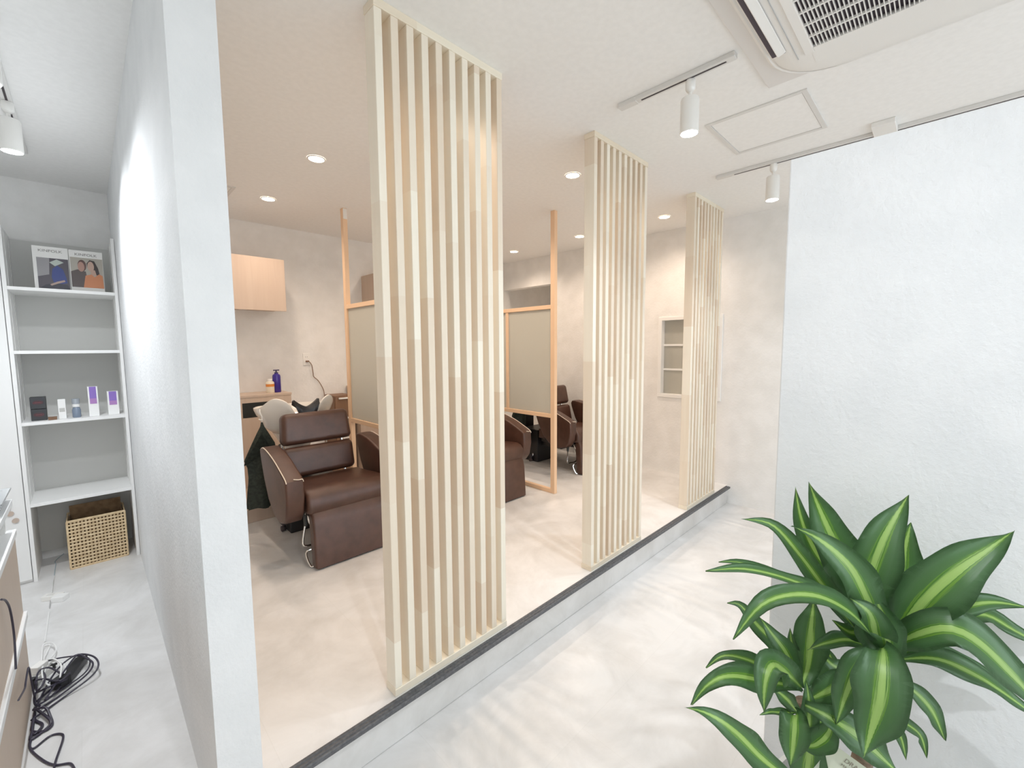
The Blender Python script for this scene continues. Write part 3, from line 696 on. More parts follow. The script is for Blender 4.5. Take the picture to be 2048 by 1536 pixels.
# magazines
def magazine(x0, x1, ztop, label, painter, tilt, cover):
    z0 = 1.662; Hh = ztop-z0; y = 2.70
    t = thing('magazine', ((x0+x1)/2, y, z0), label, 'magazine', 'magazines on the top shelf')
    Rm = Matrix.Rotation(R(tilt), 3, 'X')
    def fin(bm): bmesh.ops.rotate(bm, verts=bm.verts, cent=(x0, y, z0), matrix=Rm); return bm
    obj('pages', fin(B(x0+0.001, x1-0.001, y+0.001, y+0.013, z0, z0+Hh-0.001)), mat('paper', (0.82, 0.81, 0.78), 0.7), t)
    obj('cover', fin(B(x0, x1, y-0.0006, y+0.001, z0, z0+Hh)), cover, t)
    w = x1-x0
    def patch(pts, col, k):
        bm = bmesh.new(); prism(bm, [(x0+px*w, z0+pz*Hh) for px, pz in pts], 'Y', y-0.0008-0.0002*k, y-0.0006)
        obj('cover_picture', fin(bm), mat('print', col, 0.4), t)
    for k, (pts, col) in enumerate(painter): patch(pts, col, k)
    T = Matrix.Translation(((x0+x1)/2, y-0.0012, z0+Hh*0.875)) @ Matrix.Rotation(R(90), 4, 'X') @ Matrix.Diagonal((1.15, 1, 1, 1))
    o = text_mesh('KINFOLK', 0.0225, T, mat('grey ink', (0.20, 0.19, 0.18), 0.5), t, 'masthead')
    o.data.transform(Matrix.Translation(wloc(t))); o.data.transform(Matrix.Translation(Vector((x0, y, z0))) @ Rm.to_4x4() @ Matrix.Translation(-Vector((x0, y, z0)))); o.data.transform(Matrix.Translation(-wloc(t)))
paper = mat('white cover', (0.80, 0.79, 0.77), 0.4)
def ell(cx, cz, rx, rz, n=16, rot=0): return [(cx+rx*math.cos(2*math.pi*k/n)*math.cos(rot)-rz*math.sin(2*math.pi*k/n)*math.sin(rot), cz+rx*math.cos(2*math.pi*k/n)*math.sin(rot)+rz*math.sin(2*math.pi*k/n)*math.cos(rot)) for k in range(n)]
magazine(-0.995, -0.838, 1.935, 'white magazine showing a seated figure in blue, left one on the top shelf', [
    ([(0.10, 0.0), (0.99, 0.0), (0.99, 0.74), (0.10, 0.74)], (0.07, 0.06, 0.075)),
    ([(0.10, 0.30), (0.42, 0.36), (0.46, 0.74), (0.10, 0.74)], (0.28, 0.27, 0.28)),
    ([(0.45, 0.64), (0.60, 0.56), (0.86, 0.66), (0.66, 0.72)], (0.45, 0.50, 0.46)),
    ([(0.48, 0.30), (0.52, 0.50), (0.66, 0.58), (0.82, 0.50), (0.90, 0.30), (0.92, 0.18), (0.55, 0.12)], (0.025, 0.045, 0.20)),
    ([(0.12, 0.03), (0.30, 0.12), (0.60, 0.17), (0.92, 0.14), (0.99, 0.0), (0.12, 0.0)], (0.018, 0.016, 0.03)),
    ([(0.42, 0.13), (0.62, 0.20), (0.84, 0.25), (0.86, 0.21), (0.62, 0.15), (0.46, 0.10)], (0.42, 0.30, 0.25))], -3, paper)
magazine(-0.834, -0.676, 1.932, 'white magazine showing two people, one in orange, right one on the top shelf', [
    ([(0.02, 0.11), (0.99, 0.11), (0.99, 0.83), (0.02, 0.83)], (0.40, 0.37, 0.32)),
    ([(0.02, 0.11), (0.02, 0.48), (0.22, 0.54), (0.46, 0.50), (0.52, 0.11)], (0.075, 0.055, 0.05)),
    (ell(0.36, 0.64, 0.13, 0.14), (0.10, 0.05, 0.04)),
    (ell(0.33, 0.61, 0.10, 0.12), (0.42, 0.24, 0.19)),
    ([(0.50, 0.70), (0.60, 0.79), (0.74, 0.77), (0.84, 0.60), (0.88, 0.42), (0.72, 0.44), (0.52, 0.60)], (0.03, 0.02, 0.018)),
    (ell(0.62, 0.63, 0.10, 0.125), (0.50, 0.34, 0.27)),
    ([(0.60, 0.55), (0.74, 0.55), (0.78, 0.42), (0.62, 0.40)], (0.48, 0.32, 0.25)),
    ([(0.36, 0.11), (0.44, 0.40), (0.62, 0.44), (0.72, 0.38), (0.86, 0.46), (0.96, 0.42), (0.98, 0.11)], (0.55, 0.21, 0.09)),
    ([(0.02, 0.02), (0.99, 0.02), (0.99, 0.10), (0.02, 0.10)], (0.66, 0.65, 0.62))], -3, paper)

# small boxes on the third shelf
Z3 = 0.836
def cap(t, name, b, m, smooth=False): return obj(name, b, m, t, smooth)
t = thing('product_box', (-1.032, 2.70, Z3), 'black box with dark red print, leftmost on the third shelf', 'box')
cap(t, 'carton', B(-1.066, -0.998, 2.67, 2.74, Z3, 0.908, 0.001, 1), m_black)
cap(t, 'carton', B(-1.066, -0.998, 2.67, 2.74, 0.910, 0.984, 0.001, 1), m_black)
for z in (0.873, 0.950):
    bm = bmesh.new(); n = 24
    tube(bm, [(-1.032+0.021*math.cos(2*math.pi*k/n), 2.6694, z+0.010*math.sin(2*math.pi*k/n)) for k in range(n)], 0.0009, 5, True)
    box(bm, -1.046, -1.018, 2.6690, 2.6698, z-0.002, z+0.002); cap(t, 'red_print', bm, mat('dark red print', (0.25, 0.03, 0.04), 0.5))
t = thing('small_tin', (-0.975, 2.66, Z3), 'tiny flat brown tin right of the black boxes on the shelf', 'tin')
cap(t, 'tin_body', B(-0.993, -0.955, 2.64, 2.67, Z3, Z3+0.012, 0.002, 2), m_cabdark)
cap(t, 'tin_lid', B(-0.994, -0.954, 2.639, 2.671, Z3+0.012, Z3+0.019, 0.002, 2), m_cabdark)
t = thing('white_carton', (-0.93, 2.69, Z3), 'small plain white carton between the brown tin and the grey vial', 'box')
cap(t, 'carton', B(-0.947, -0.912, 2.67, 2.71, Z3, 0.962, 0.001, 1), m_white)
cap(t, 'label_band', B(-0.942, -0.917, 2.6692, 2.67, 0.880, 0.905), mat('pale grey print', (0.55, 0.55, 0.53), 0.6))
t = thing('glass_vial', (-0.865, 2.68, Z3), 'blue grey glass vial with a white label on the shelf', 'bottle')
bm = bmesh.new(); lathe(bm, [(0.018, Z3), (0.021, Z3+0.004), (0.021, 0.885), (0.017, 0.90), (0.012, 0.905)], -0.865, 2.68, 20); cap(t, 'vial_body', bm, mat('blue grey glass', (0.20, 0.25, 0.33), 0.1), True)
bm = bmesh.new(); lathe(bm, [(0.016, 0.905), (0.018, 0.907), (0.018, 0.925)], -0.865, 2.68, 20); cap(t, 'white_label', bm, m_white, True)
bm = bmesh.new(); lathe(bm, [(0.017, 0.925), (0.019, 0.927), (0.019, 0.960)], -0.865, 2.68, 20); cap(t, 'vial_cap', bm, mat('grey cap', (0.35, 0.38, 0.42), 0.2), True)
def purple_box(x0, x1, z1, label):
    t = thing('purple_topped_box', ((x0+x1)/2, 2.69, Z3), label, 'box', 'white boxes with purple tops')
    w = x1-x0; h = z1-Z3
    cap(t, 'carton', B(x0, x1, 2.67, 2.67+w, Z3, z1, 0.001, 1), m_white)
    cap(t, 'purple_panel', B(x0+w*0.16, x1-w*0.16, 2.669, 2.67, Z3+h*0.52, z1-0.0005), mat('lavender print', (0.26, 0.16, 0.52), 0.5))
    cap(t, 'mauve_panel', B(x0+w*0.16, x1-w*0.16, 2.6685, 2.67, Z3+h*0.42, Z3+h*0.60), mat('mauve print', (0.42, 0.22, 0.50), 0.5))
purple_box(-0.806, -0.757, 1.034, 'tall white box with a purple top panel on the third shelf')
purple_box(-0.713, -0.657, 0.995, 'shorter white box with a purple top panel, rightmost on the third shelf')

# woven basket
def basket():
    X0, X1, Y0, Y1, Z0, Z1 = -0.958, -0.677, 2.645, 2.86, ZF, 0.155
    t = thing('woven_basket', ((X0+X1)/2, (Y0+Y1)/2, Z0), 'pale square woven basket on the floor under the lowest shelf', 'basket')
    bm = bmesh.new()
    def face(ax, c, a0, a1, sgn):
        n = int(round((a1-a0)/0.0175)); m_ = int(round((Z1-Z0)/0.0235))
        for i in range(n+1):
            a = a0+(a1-a0)*i/n; wv = 0.0045
            for d in ((-0.0025, 0.0025) if 0 < i < n else (0,)):
                if ax == 'Y': box(bm, a-0.0018+d, a+0.0018+d, c-0.002, c+0.002, Z0+0.004, Z1)
                else: box(bm, c-0.002, c+0.002, a-0.0018+d, a+0.0018+d, Z0+0.004, Z1)
        for j in range(m_+1):
            z = Z0+0.004+(Z1-Z0-0.006)*j/m_
            if ax == 'Y': box(bm, a0, a1, c-0.0035, c+0.0035, z-0.005, z+0.005, 0.0012, 1)
            else: box(bm, c-0.0035, c+0.0035, a0, a1, z-0.005, z+0.005, 0.0012, 1)
    face('Y', Y0, X0, X1, -1); face('Y', Y1, X0, X1, 1); face('X', X0, Y0, Y1, -1); face('X', X1, Y0, Y1, 1)
    obj('woven_side', bm, m_wicker, t)
    bm = bmesh.new()
    for z in (Z1+0.002, Z0+0.007): tube(bm, [(X0, Y0, z), (X1, Y0, z), (X1, Y1, z), (X0, Y1, z)], 0.006, 8, True)
    for x in (X0, X1):
        for y in (Y0, Y1): tube(bm, [(x, y, Z0+0.006), (x, y, Z1)], 0.006, 8)
    obj('rim', bm, m_wicker, t, True)
    bm = bmesh.new(); i = 0.010
    for q in [(X0+i, X0+i+0.003, Y0+i, Y1-i), (X1-i-0.003, X1-i, Y0+i, Y1-i), (X0+i, X1-i, Y0+i, Y0+i+0.003)]: box(bm, q[0], q[1], q[2], q[3], Z0+0.006, Z1-0.01)
    box(bm, X0+i, X1-i, Y1-i-0.003, Y1-i, Z0+0.006, Z1+0.055); box(bm, X0+i, X1-i, Y0+i, Y1-i, Z0+0.004, Z0+0.008)
    obj('liner', bm, m_card, t)
basket()

# ------------------------------------------------------------------ desk at the left edge
t = thing('work_desk', (-1.4, 0.6, ZF), 'white edged plywood desk cut by the left edge of the picture', 'desk')
m_ply = wood('pale plywood', (0.62, 0.50, 0.40), (0.55, 0.42, 0.32), 9, 'Z', 0.6, 0.1, 0.5)
DXx = -1.05; DY = 1.29
obj('side_panel', B(DXx-0.018, DXx, -0.30, DY, ZF, 0.528, 0.001, 1), m_ply, t)
obj('end_panel', B(-1.75, DXx-0.018, DY-0.018, DY, ZF, 0.528, 0.001, 1), m_ply, t)
obj('lower_top', B(-1.75, DXx+0.006, -0.30, DY+0.002, 0.528, 0.552, 0.001, 1), m_white, t)
obj('edge_strip', B(DXx, DXx+0.012, -0.30, DY, 0.172, 0.200, 0.002, 1), m_white, t)
obj('riser_back', B(-1.75, -1.30, -0.30, DY-0.04, 0.552, 0.655), mat('grey board', (0.40, 0.40, 0.40), 0.6), t)
for y in (-0.28, DY-0.045): obj('riser_leg', B(DXx-0.06, DXx-0.02, y, y+0.03, 0.552, 0.655), m_whitepl, t)
obj('desk_top', B(-1.75, DXx+0.004, -0.30, DY-0.01, 0.655, 0.680, 0.001, 1), m_white, t)
t = thing('acrylic_tray', (-1.25, 1.13, 0.68), 'clear acrylic tray on the desk at the left edge', 'tray')
obj('tray_box', B(-1.45, -1.06, 1.02, 1.27, 0.681, 0.70, 0.003, 2), m_acrylic, t); obj('tray_lid', B(-1.46, -1.045, 1.01, 1.28, 0.722, 0.728, 0.001, 1), m_acrylic, t)
bm = bmesh.new()
for x in (-1.44, -1.07):
    for y in (1.03, 1.255): box(bm, x-0.004, x+0.004, y-0.004, y+0.004, 0.70, 0.722)
obj('tray_post', bm, m_acrylic, t)
t = thing('card_reader', (-1.13, 1.2, 0.728), 'grey device standing on the clear tray at the left edge', 'device')
obj('device_body', B(-1.21, -1.085, 1.15, 1.25, 0.7285, 0.79, 0.004, 2), m_grey, t); obj('device_top', B(-1.20, -1.09, 1.16, 1.24, 0.79, 0.835, 0.01, 2), m_whitepl, t)

# ------------------------------------------------------------------ cables and power strips on the corridor floor
def pf(px, py, z=0.0):            # a point of the lower floor seen at this pixel
    d = ray(px, py); k = (ZF+z-CAM.z)/d.z; return CAM+d*k
def cable(pts, r, m, label, name='cable', cat='cable', group=None, n=6):
    P = []
    for q in pts:
        if len(q) == 2: p = pf(q[0], q[1], r+0.001)
        else: p = pf(q[0], q[1], r+0.001+q[2])
        P.append(p)
    P = [Vector((max(p.x, DXx+0.016), p.y, max(p.z, ZF+r))) for p in P]
    bm = bmesh.new(); tube(bm, smoothpts(P, n), r, 7)
    o = obj(name, bm, m, None, True, loc=P[0]); tag(o, label, cat, group); return o
m_cb = mat('dark cable', (0.035, 0.03, 0.05), 0.45); m_cw = mat('white cable', (0.82, 0.82, 0.81), 0.45)
cable([(60, 1420), (110, 1345, .03), (150, 1311, .05), (185, 1312, .05), (197, 1330, .04), (180, 1355, .02), (120, 1400), (60, 1440, .01), (25, 1455)], 0.0035, m_cb, 'dark cable making the widest loop to the right of the tangled heap')
cable([(90, 1400, .03), (130, 1340, .05), (155, 1310, .06), (172, 1316, .05), (186, 1328, .04), (170, 1352, .02), (110, 1398), (50, 1430, .01)], 0.0035, m_cb, 'dark cable looping just inside the widest loop of the heap')
cable([(30, 1370, .02), (70, 1335, .04), (110, 1318, .05), (160, 1312, .04), (180, 1322, .03), (165, 1350, .01), (90, 1400)], 0.003, m_cb, 'thin dark cable arching over the top of the tangled heap')
cable([(20, 1445), (70, 1440), (85, 1450), (70, 1468), (45, 1470), (20, 1455, .01), (28, 1478), (60, 1480), (95, 1455), (100, 1440, .01), (75, 1420, .01)], 0.0045, m_cb, 'thick dark cable curled in a double loop under the heap')
cable([(25, 1455), (20, 1490), (40, 1503), (70, 1495), (100, 1472), (122, 1468), (126, 1478), (112, 1520), (108, 1536)], 0.0035, m_cb, 'dark cable running down to a hairpin at the bottom left')
cable([(45, 1450), (35, 1480), (50, 1500), (85, 1520), (110, 1530), (140, 1527), (150, 1540)], 0.0035, m_cb, 'dark cable running off the bottom edge at the left')
cable([(35, 1400, .02), (95, 1375, .04), (130, 1360, .03), (140, 1352, .02), (110, 1372), (55, 1410)], 0.004, m_cb, 'short dark cable joining the black adapters in the heap')
cable([(22, 1400, .03), (60, 1352, .05), (95, 1335, .05), (118, 1345, .04), (128, 1362, .02), (100, 1395, .01), (40, 1425)], 0.0035, m_cb, 'dark cable wrapped tightly round the black adapters of the heap')
cable([(30, 1385, .05), (62, 1365, .06), (90, 1358, .05), (120, 1362, .05), (140, 1345, .05)], 0.0035, m_cb, 'dark cable crossing over the top of the white strip in the heap')
cable([(75, 1340, .02), (90, 1352, .05), (84, 1372, .06), (60, 1392, .04), (50, 1415, .02), (80, 1412)], 0.004, m_cb, 'dark cable hooked between the small adapter and the strip in the heap')
cable([(22, 1435), (55, 1425, .02), (90, 1415, .03), (100, 1432, .01), (104, 1450), (88, 1462), (50, 1468), (26, 1462), (24, 1448)], 0.0045, m_cb, 'thick dark cable forming the lowest closed loop of the heap')
cable([(120, 1355, .05), (122, 1330, .06), (108, 1318, .06), (92, 1322, .05), (84, 1340, .05), (88, 1362, .05), (100, 1372, .04)], 0.003, m_cw, 'thin white cable curling over the black adapters')
cable([(50, 1175), (65, 1185), (62, 1205), (48, 1222), (70, 1225), (80, 1215), (72, 1207), (45, 1220)], 0.003, m_cw, 'white cable with a small loop beside the far white power strip')
cable([(46, 1168), (68, 1175), (72, 1183), (84, 1190), (78, 1198), (52, 1203), (84, 1199)], 0.003, m_cw, 'white cable running into the far white power strip')
cable([(56, 1236), (62, 1245), (60, 1262), (66, 1280), (70, 1290)], 0.003, m_cw, 'short white cable lying along the foot of the desk')
cable([(66, 1300), (100, 1291), (88, 1318, .01), (98, 1320, .02), (112, 1300, .02), (105, 1286, .02), (85, 1290, .02), (74, 1318, .02), (82, 1350, .02)], 0.003, m_cw, 'white cable looped above the tangled black heap')
cable([(84, 1358, .02), (100, 1325, .04), (125, 1325, .04), (130, 1345, .03), (110, 1362, .02), (80, 1372, .02)], 0.003, m_cw, 'white cable arching through the middle of the tangled heap')
cable([(148, 1092), (110, 1120), (85, 1135), (60, 1150), (50, 1170)], 0.002, mat('pale blue cable', (0.35, 0.45, 0.50), 0.5), 'thin pale blue cable running from the basket to the desk')

def slab(p0, p1, w, h, name, label, cat, m, parts=None):
    a = pf(*p0); b = pf(*p1); d = b-a; Ln = d.length; ang = math.atan2(d.y, d.x)
    t = thing(name, (a+b)/2, label, cat); t.rotation_euler = (0, 0, ang)
    def pb(nm, x0, x1, y0, y1, z0, z1, mm, bev=0.003):
        bm = B(x0, x1, y0, y1, z0, z1, bev, 2)
        me = bpy.data.meshes.new(nm); bm.to_mesh(me); bm.free(); me.materials.append(mm)
        o = bpy.data.objects.new(nm, me); COL.objects.link(o); o.parent = t; return o
    return t, pb, Ln
t, pb, Ln = slab((88, 1200), (140, 1194), 0.05, 0.03, 'power_strip', 'white power strip with a plug lying alone on the corridor floor', 'power strip', m_whitepl)
pb('strip_body', -Ln/2, Ln*0.2, -0.022, 0.022, 0, 0.028, m_whitepl); pb('plug_adapter', Ln*0.02, Ln/2, -0.05, 0.0, 0.0, 0.03, m_white)
pb('socket_face', -Ln*0.35, -Ln*0.1, -0.012, 0.012, 0.028, 0.0295, m_alu, 0.0005)
t, pb, Ln = slab((26, 1400), (95, 1345), 0.05, 0.03, 'power_strip', 'white power strip under the tangled black cables', 'power strip', m_whitepl)
Ln = min(Ln, 0.34)
pb('white_plug', 0.02, 0.07, -0.015, 0.02, 0.0315, 0.065, m_whitepl)
pb('strip_body', -Ln/2, Ln/2, -0.024, 0.024, 0, 0.030, m_whitepl)
for k in range(4):
    pb('socket', -Ln/2+0.04+k*Ln*0.22, -Ln/2+0.062+k*Ln*0.22, -0.010, 0.010, 0.030, 0.0312, m_alu, 0.0004)
for (p0, p1, w, h, lab) in [((125, 1375), (165, 1325), 0.045, 0.035, 'long black power adapter at the right of the cable heap'), ((112, 1382), (135, 1365), 0.05, 0.045, 'rounded black adapter below the long one in the cable heap'), ((88, 1350), (108, 1337), 0.03, 0.028, 'small black adapter above the white power strip'),
                        ((45, 1392), (66, 1374), 0.045, 0.05, 'black plug adapter on the left end of the white power strip'), ((20, 1425), (38, 1408), 0.05, 0.055, 'black adapter half hidden at the desk in the cable heap')]:
    t, pb, Ln = slab(p0, p1, w, h, 'power_adapter', lab, 'adapter', m_black); t['group'] = 'black power adapters in the cable heap'
    pb('adapter_body', -Ln/2, Ln/2, -w/2, w/2, 0.002, h, m_black, 0.006); pb('strain_relief', Ln/2, Ln/2+0.012, -0.005, 0.005, h*0.4, h*0.4+0.01, m_black, 0.002)
# cables hanging over the desk side
for pts, lab, r in [([(0.70, 0.50), (0.78, 0.46), (0.84, 0.40), (0.86, 0.30), (0.82, 0.20)], 'dark cable arching against the upper desk side', 0.003), ([(0.80, 0.10), (0.95, 0.05), (1.00, 0.05), (1.10, 0.05), (1.13, 0.0), (1.16, -0.08), (1.20, -0.155)], 'dark cable hanging down the desk side to the floor', 0.003)]:
    bm = bmesh.new(); tube(bm, smoothpts([(DXx+0.016, y, z) for y, z in pts], 6), r, 7)
    o = obj('cable', bm, m_cb, None, True, loc=(DXx+0.015, pts[0][0], pts[0][1])); tag(o, lab, 'cable')

# ------------------------------------------------------------------ the plant
def leaf_mat():
    m = mat('striped green leaf', (0.1, 0.25, 0.08), 0.38, Coat_Weight=0.5, Coat_Roughness=0.35)
    uv = N(m, 'ShaderNodeUVMap'); sp = N(m, 'ShaderNodeSeparateXYZ'); L(m, uv.outputs[0], sp.inputs[0])
    ab = N(m, 'ShaderNodeMath', operation='SUBTRACT'); L(m, sp.outputs[0], ab.inputs[0]); ab.inputs[1].default_value = 0.5
    a2 = N(m, 'ShaderNodeMath', operation='ABSOLUTE'); L(m, ab.outputs[0], a2.inputs[0])
    mp = N(m, 'ShaderNodeMapping'); mp.inputs['Scale'].default_value = (26, 0.8, 1); L(m, uv.outputs[0], mp.inputs['Vector'])
    nz = N(m, 'ShaderNodeTexNoise'); nz.inputs['Scale'].default_value = 1.0; nz.inputs['Detail'].default_value = 3; L(m, mp.outputs[0], nz.inputs['Vector'])
    ad = N(m, 'ShaderNodeMath', operation='MULTIPLY_ADD'); L(m, nz.outputs['Fac'], ad.inputs[0]); ad.inputs[1].default_value = 0.13; L(m, a2.outputs[0], ad.inputs[2])
    cr = N(m, 'ShaderNodeValToRGB'); E_ = cr.color_ramp.elements
    E_[0].position = 0.0; E_[0].color = (0.58, 0.76, 0.30, 1)
    E_[1].position = 1.0; E_[1].color = (0.15, 0.27, 0.15, 1)
    for p, c in [(0.135, (0.50, 0.70, 0.24)), (0.155, (0.11, 0.30, 0.05)), (0.185, (0.28, 0.50, 0.09)), (0.205, (0.14, 0.30, 0.10)), (0.36, (0.14, 0.28, 0.12))]:
        e_ = E_.new(p); e_.color = (*c, 1)
    L(m, ad.outputs[0], cr.inputs['Fac']); L(m, cr.outputs[0], bsdf(m).inputs['Base Color'])
    bp = N(m, 'ShaderNodeBump'); bp.inputs['Strength'].default_value = 0.25; bp.inputs['Distance'].default_value = 0.002
    L(m, nz.outputs['Fac'], bp.inputs['Height']); L(m, bp.outputs[0], bsdf(m).inputs['Normal'])
    # thin leaf lets some light through
    nt = m.node_tree; out = nt.nodes['Material Output']; tr = nt.nodes.new('ShaderNodeBsdfTranslucent'); mxs = nt.nodes.new('ShaderNodeMixShader'); mxs.inputs[0].default_value = 0.22
    L(m, cr.outputs[0], tr.inputs[0]); L(m, bsdf(m).outputs[0], mxs.inputs[1]); L(m, tr.outputs[0], mxs.inputs[2]); L(m, mxs.outputs[0], out.inputs[0])
    return m
m_leaf = leaf_mat()
def leaf(bm, uvl, pts, wpx, hint, fold=0.25, seed=0):
    """pts: [(px,py,depth)...] base -> tip; wpx: full width in pixels at the widest; hint: rough facing direction"""
    P = [at(p[0], p[1], p[2]*0.95) for p in pts]; D = sum(p[2] for p in pts)/len(pts); w = wpx/FPX*D
    C0 = smoothpts(P, 8); acc = [0.0]
    for i in range(1, len(C0)): acc.append(acc[-1]+(C0[i]-C0[i-1]).length)
    C = []; nn = 26; j = 0
    for k in range(nn+1):
        d_ = acc[-1]*k/nn
        while j < len(C0)-2 and acc[j+1] < d_: j += 1
        C.append(C0[j].lerp(C0[j+1], (d_-acc[j])/max(1e-9, acc[j+1]-acc[j])))
    n = len(C); rnd = random.Random(seed)
    ph = rnd.uniform(0, 6); rows = []
    cs = [-1, -0.55, 0, 0.55, 1]
    for i, c in enumerate(C):
        t = i/(n-1)
        tg = (C[min(i+1, n-1)]-C[max(i-1, 0)]).normalized()
        side = tg.cross(hint); side = side.normalized() if side.length > 1e-4 else tg.orthogonal().normalized()
        nr = side.cross(tg).normalized()
        if nr.dot(hint) < 0: nr = -nr
        hw = 0.5*w*max(0.015, 0.26+0.74*math.sin(math.pi/2*(t/0.50))**1.4 if t < 0.50 else (1-((t-0.50)/0.50)**1.5)**1.0)
        row = []
        for k, s in enumerate(cs):
            wav = 0.085*w*math.sin(11*t+ph+1.7*s)*abs(s)**2
            row.append(bm.verts.new(c+side*hw*s*(1+0.07*math.sin(17*t+ph*2+s*2)*abs(s))+nr*(fold*hw*abs(s)**1.3+wav)))
        rows.append((row, t))
    for i in range(n-1):
        (A, ta), (C2, tb) = rows[i], rows[i+1]
        for k in range(4):
            f = bm.faces.new((A[k], A[k+1], C2[k+1], C2[k])); f.smooth = True
            uu = [0.5+0.5*cs[k], 0.5+0.5*cs[k+1]]
            for lp, (u, v) in zip(f.loops, [(uu[0], ta), (uu[1], ta), (uu[1], tb), (uu[0], tb)]): lp[uvl].uv = (u+0*seed, v*3+seed)
UP = Vector((0, 0, 1)); TOCAM = (CAM-at(1750, 1300, 1.0)).normalized()
def crown(name, leaves, t):
    bm = bmesh.new(); uvl = bm.loops.layers.uv.new('UVMap')
    for i, lf in enumerate(leaves):
        pts, w, mixup = lf[:3]
        h = (TOCAM*(1-mixup)+UP*mixup).normalized()
        leaf(bm, uvl, pts, w, h, lf[3] if len(lf) > 3 else 0.22, i+3)
    bmesh.ops.solidify(bm, geom=bm.faces[:], thickness=0.0008)
    o = obj(name, bm, m_leaf, t)
    for p in o.data.polygons: p.use_smooth = True
    return o
h1 = (1778, 1300, 1.0); h2 = (1603, 1375, 1.02)
PC = at(1700, 1536, 1.03); PX, PY = PC.x-0.02, PC.y+0.01
plant = thing('potted_dracaena', (PX, PY, ZF), 'potted plant with broad green leaves striped yellow green, in front of the white partition', 'plant')
crown('upper_leaf_crown', [
    ([h1, (1812, 1245, .97), (1885, 1165, .92), (1975, 1100, .90), (2026, 1063, .90)], 92, .15),
    ([(1765, 1290, 1.02), (1738, 1180, 1.02), (1765, 1085, 1.02), (1817, 990, 1.03)], 80, .0),
    ([(1785, 1290, 1.04), (1790, 1210, 1.07), (1805, 1120, 1.09), (1822, 1045, 1.10)], 80, .0),
    ([(1765, 1300, 1.0), (1742, 1215, .98), (1700, 1135, .97), (1640, 1080, .98), (1583, 1052, 1.0)], 66, .25),
    ([(1755, 1290, 1.05), (1720, 1190, 1.08), (1668, 1080, 1.1), (1636, 1010, 1.1), (1619, 966, 1.09)], 78, .0),
    ([(1745, 1290, 1.08), (1695, 1190, 1.12), (1630, 1100, 1.14), (1602, 1035, 1.14), (1591, 974, 1.13)], 48, .0),
    ([(1760, 1290, .97), (1700, 1225, .93), (1620, 1190, .90), (1530, 1205, .88), (1466, 1279, .88)], 56, .45),
    ([(1740, 1290, 1.03), (1660, 1190, 1.04), (1600, 1110, 1.05), (1545, 1050, 1.05), (1483, 1038, 1.05)], 40, .3),
    ([(1735, 1290, 1.0), (1660, 1200, .98), (1580, 1160, .97), (1490, 1138, .97), (1411, 1142, .97)], 40, .6),
    ([(1735, 1280, 1.05), (1650, 1195, 1.06), (1560, 1150, 1.06), (1480, 1125, 1.05), (1437, 1124, 1.04)], 30, .6),
    ([h1, (1845, 1240, 1.0), (1920, 1215, .98), (1990, 1205, .97), (2070, 1218, .95)], 44, .35),
    ([h1, (1830, 1270, .93), (1905, 1258, .88), (1985, 1310, .86), (2105, 1440, .85)], 78, .35),
    ([(1790, 1290, 1.05), (1860, 1250, 1.05), (1960, 1228, 1.05), (2030, 1262, 1.02), (2100, 1300, 1.0)], 50, .45),
    ([(1765, 1295, .95), (1767, 1315, .90), (1762, 1390, .87), (1746, 1450, .87), (1727, 1515, .87)], 88, -.15),
    ([(1750, 1300, .97), (1722, 1325, .94), (1695, 1380, .93), (1672, 1449, .93)], 54, -.1),
    ([(1770, 1320, .97), (1752, 1270, .95), (1738, 1225, .95), (1700, 1196, .96)], 62, .1),
    ([(1780, 1320, .95), (1775, 1280, .94), (1765, 1230, .96), (1750, 1195, .98)], 60, .0),
    ([(1790, 1320, 1.0), (1870, 1318, .98), (1960, 1355, .95), (2075, 1435, .92)], 48, .5),
    ([(1795, 1310, 1.04), (1860, 1300, 1.04), (1940, 1330, 1.03), (2017, 1380, 1.02)], 36, .5),
    ([(1785, 1350, 1.0), (1815, 1372, .99), (1860, 1415, .98), (1890, 1481, .98)], 36, .4),
    ([(1765, 1420, 1.02), (1800, 1440, 1.02), (1840, 1470, 1.02), (1853, 1516, 1.02)], 24, .4),
    ([(1755, 1420, 1.0), (1785, 1450, .99), (1803, 1478, .98), (1812, 1520, .98)], 18, .3),
    ([(1795, 1310, .98), (1840, 1292, .96), (1880, 1280, .96), (1925, 1290, .96)], 28, .5),
    ([(1755, 1300, 1.02), (1700, 1280, 1.02), (1655, 1285, 1.02), (1615, 1300, 1.03)], 34, .5),
    ([(1750, 1310, 1.03), (1700, 1340, 1.04), (1665, 1330, 1.05), (1640, 1300, 1.05)], 34, .2),
    ([(1770, 1300, 1.0), (1735, 1265, 1.0), (1700, 1265, 1.0), (1665, 1240, 1.0)], 40, .3)], plant)
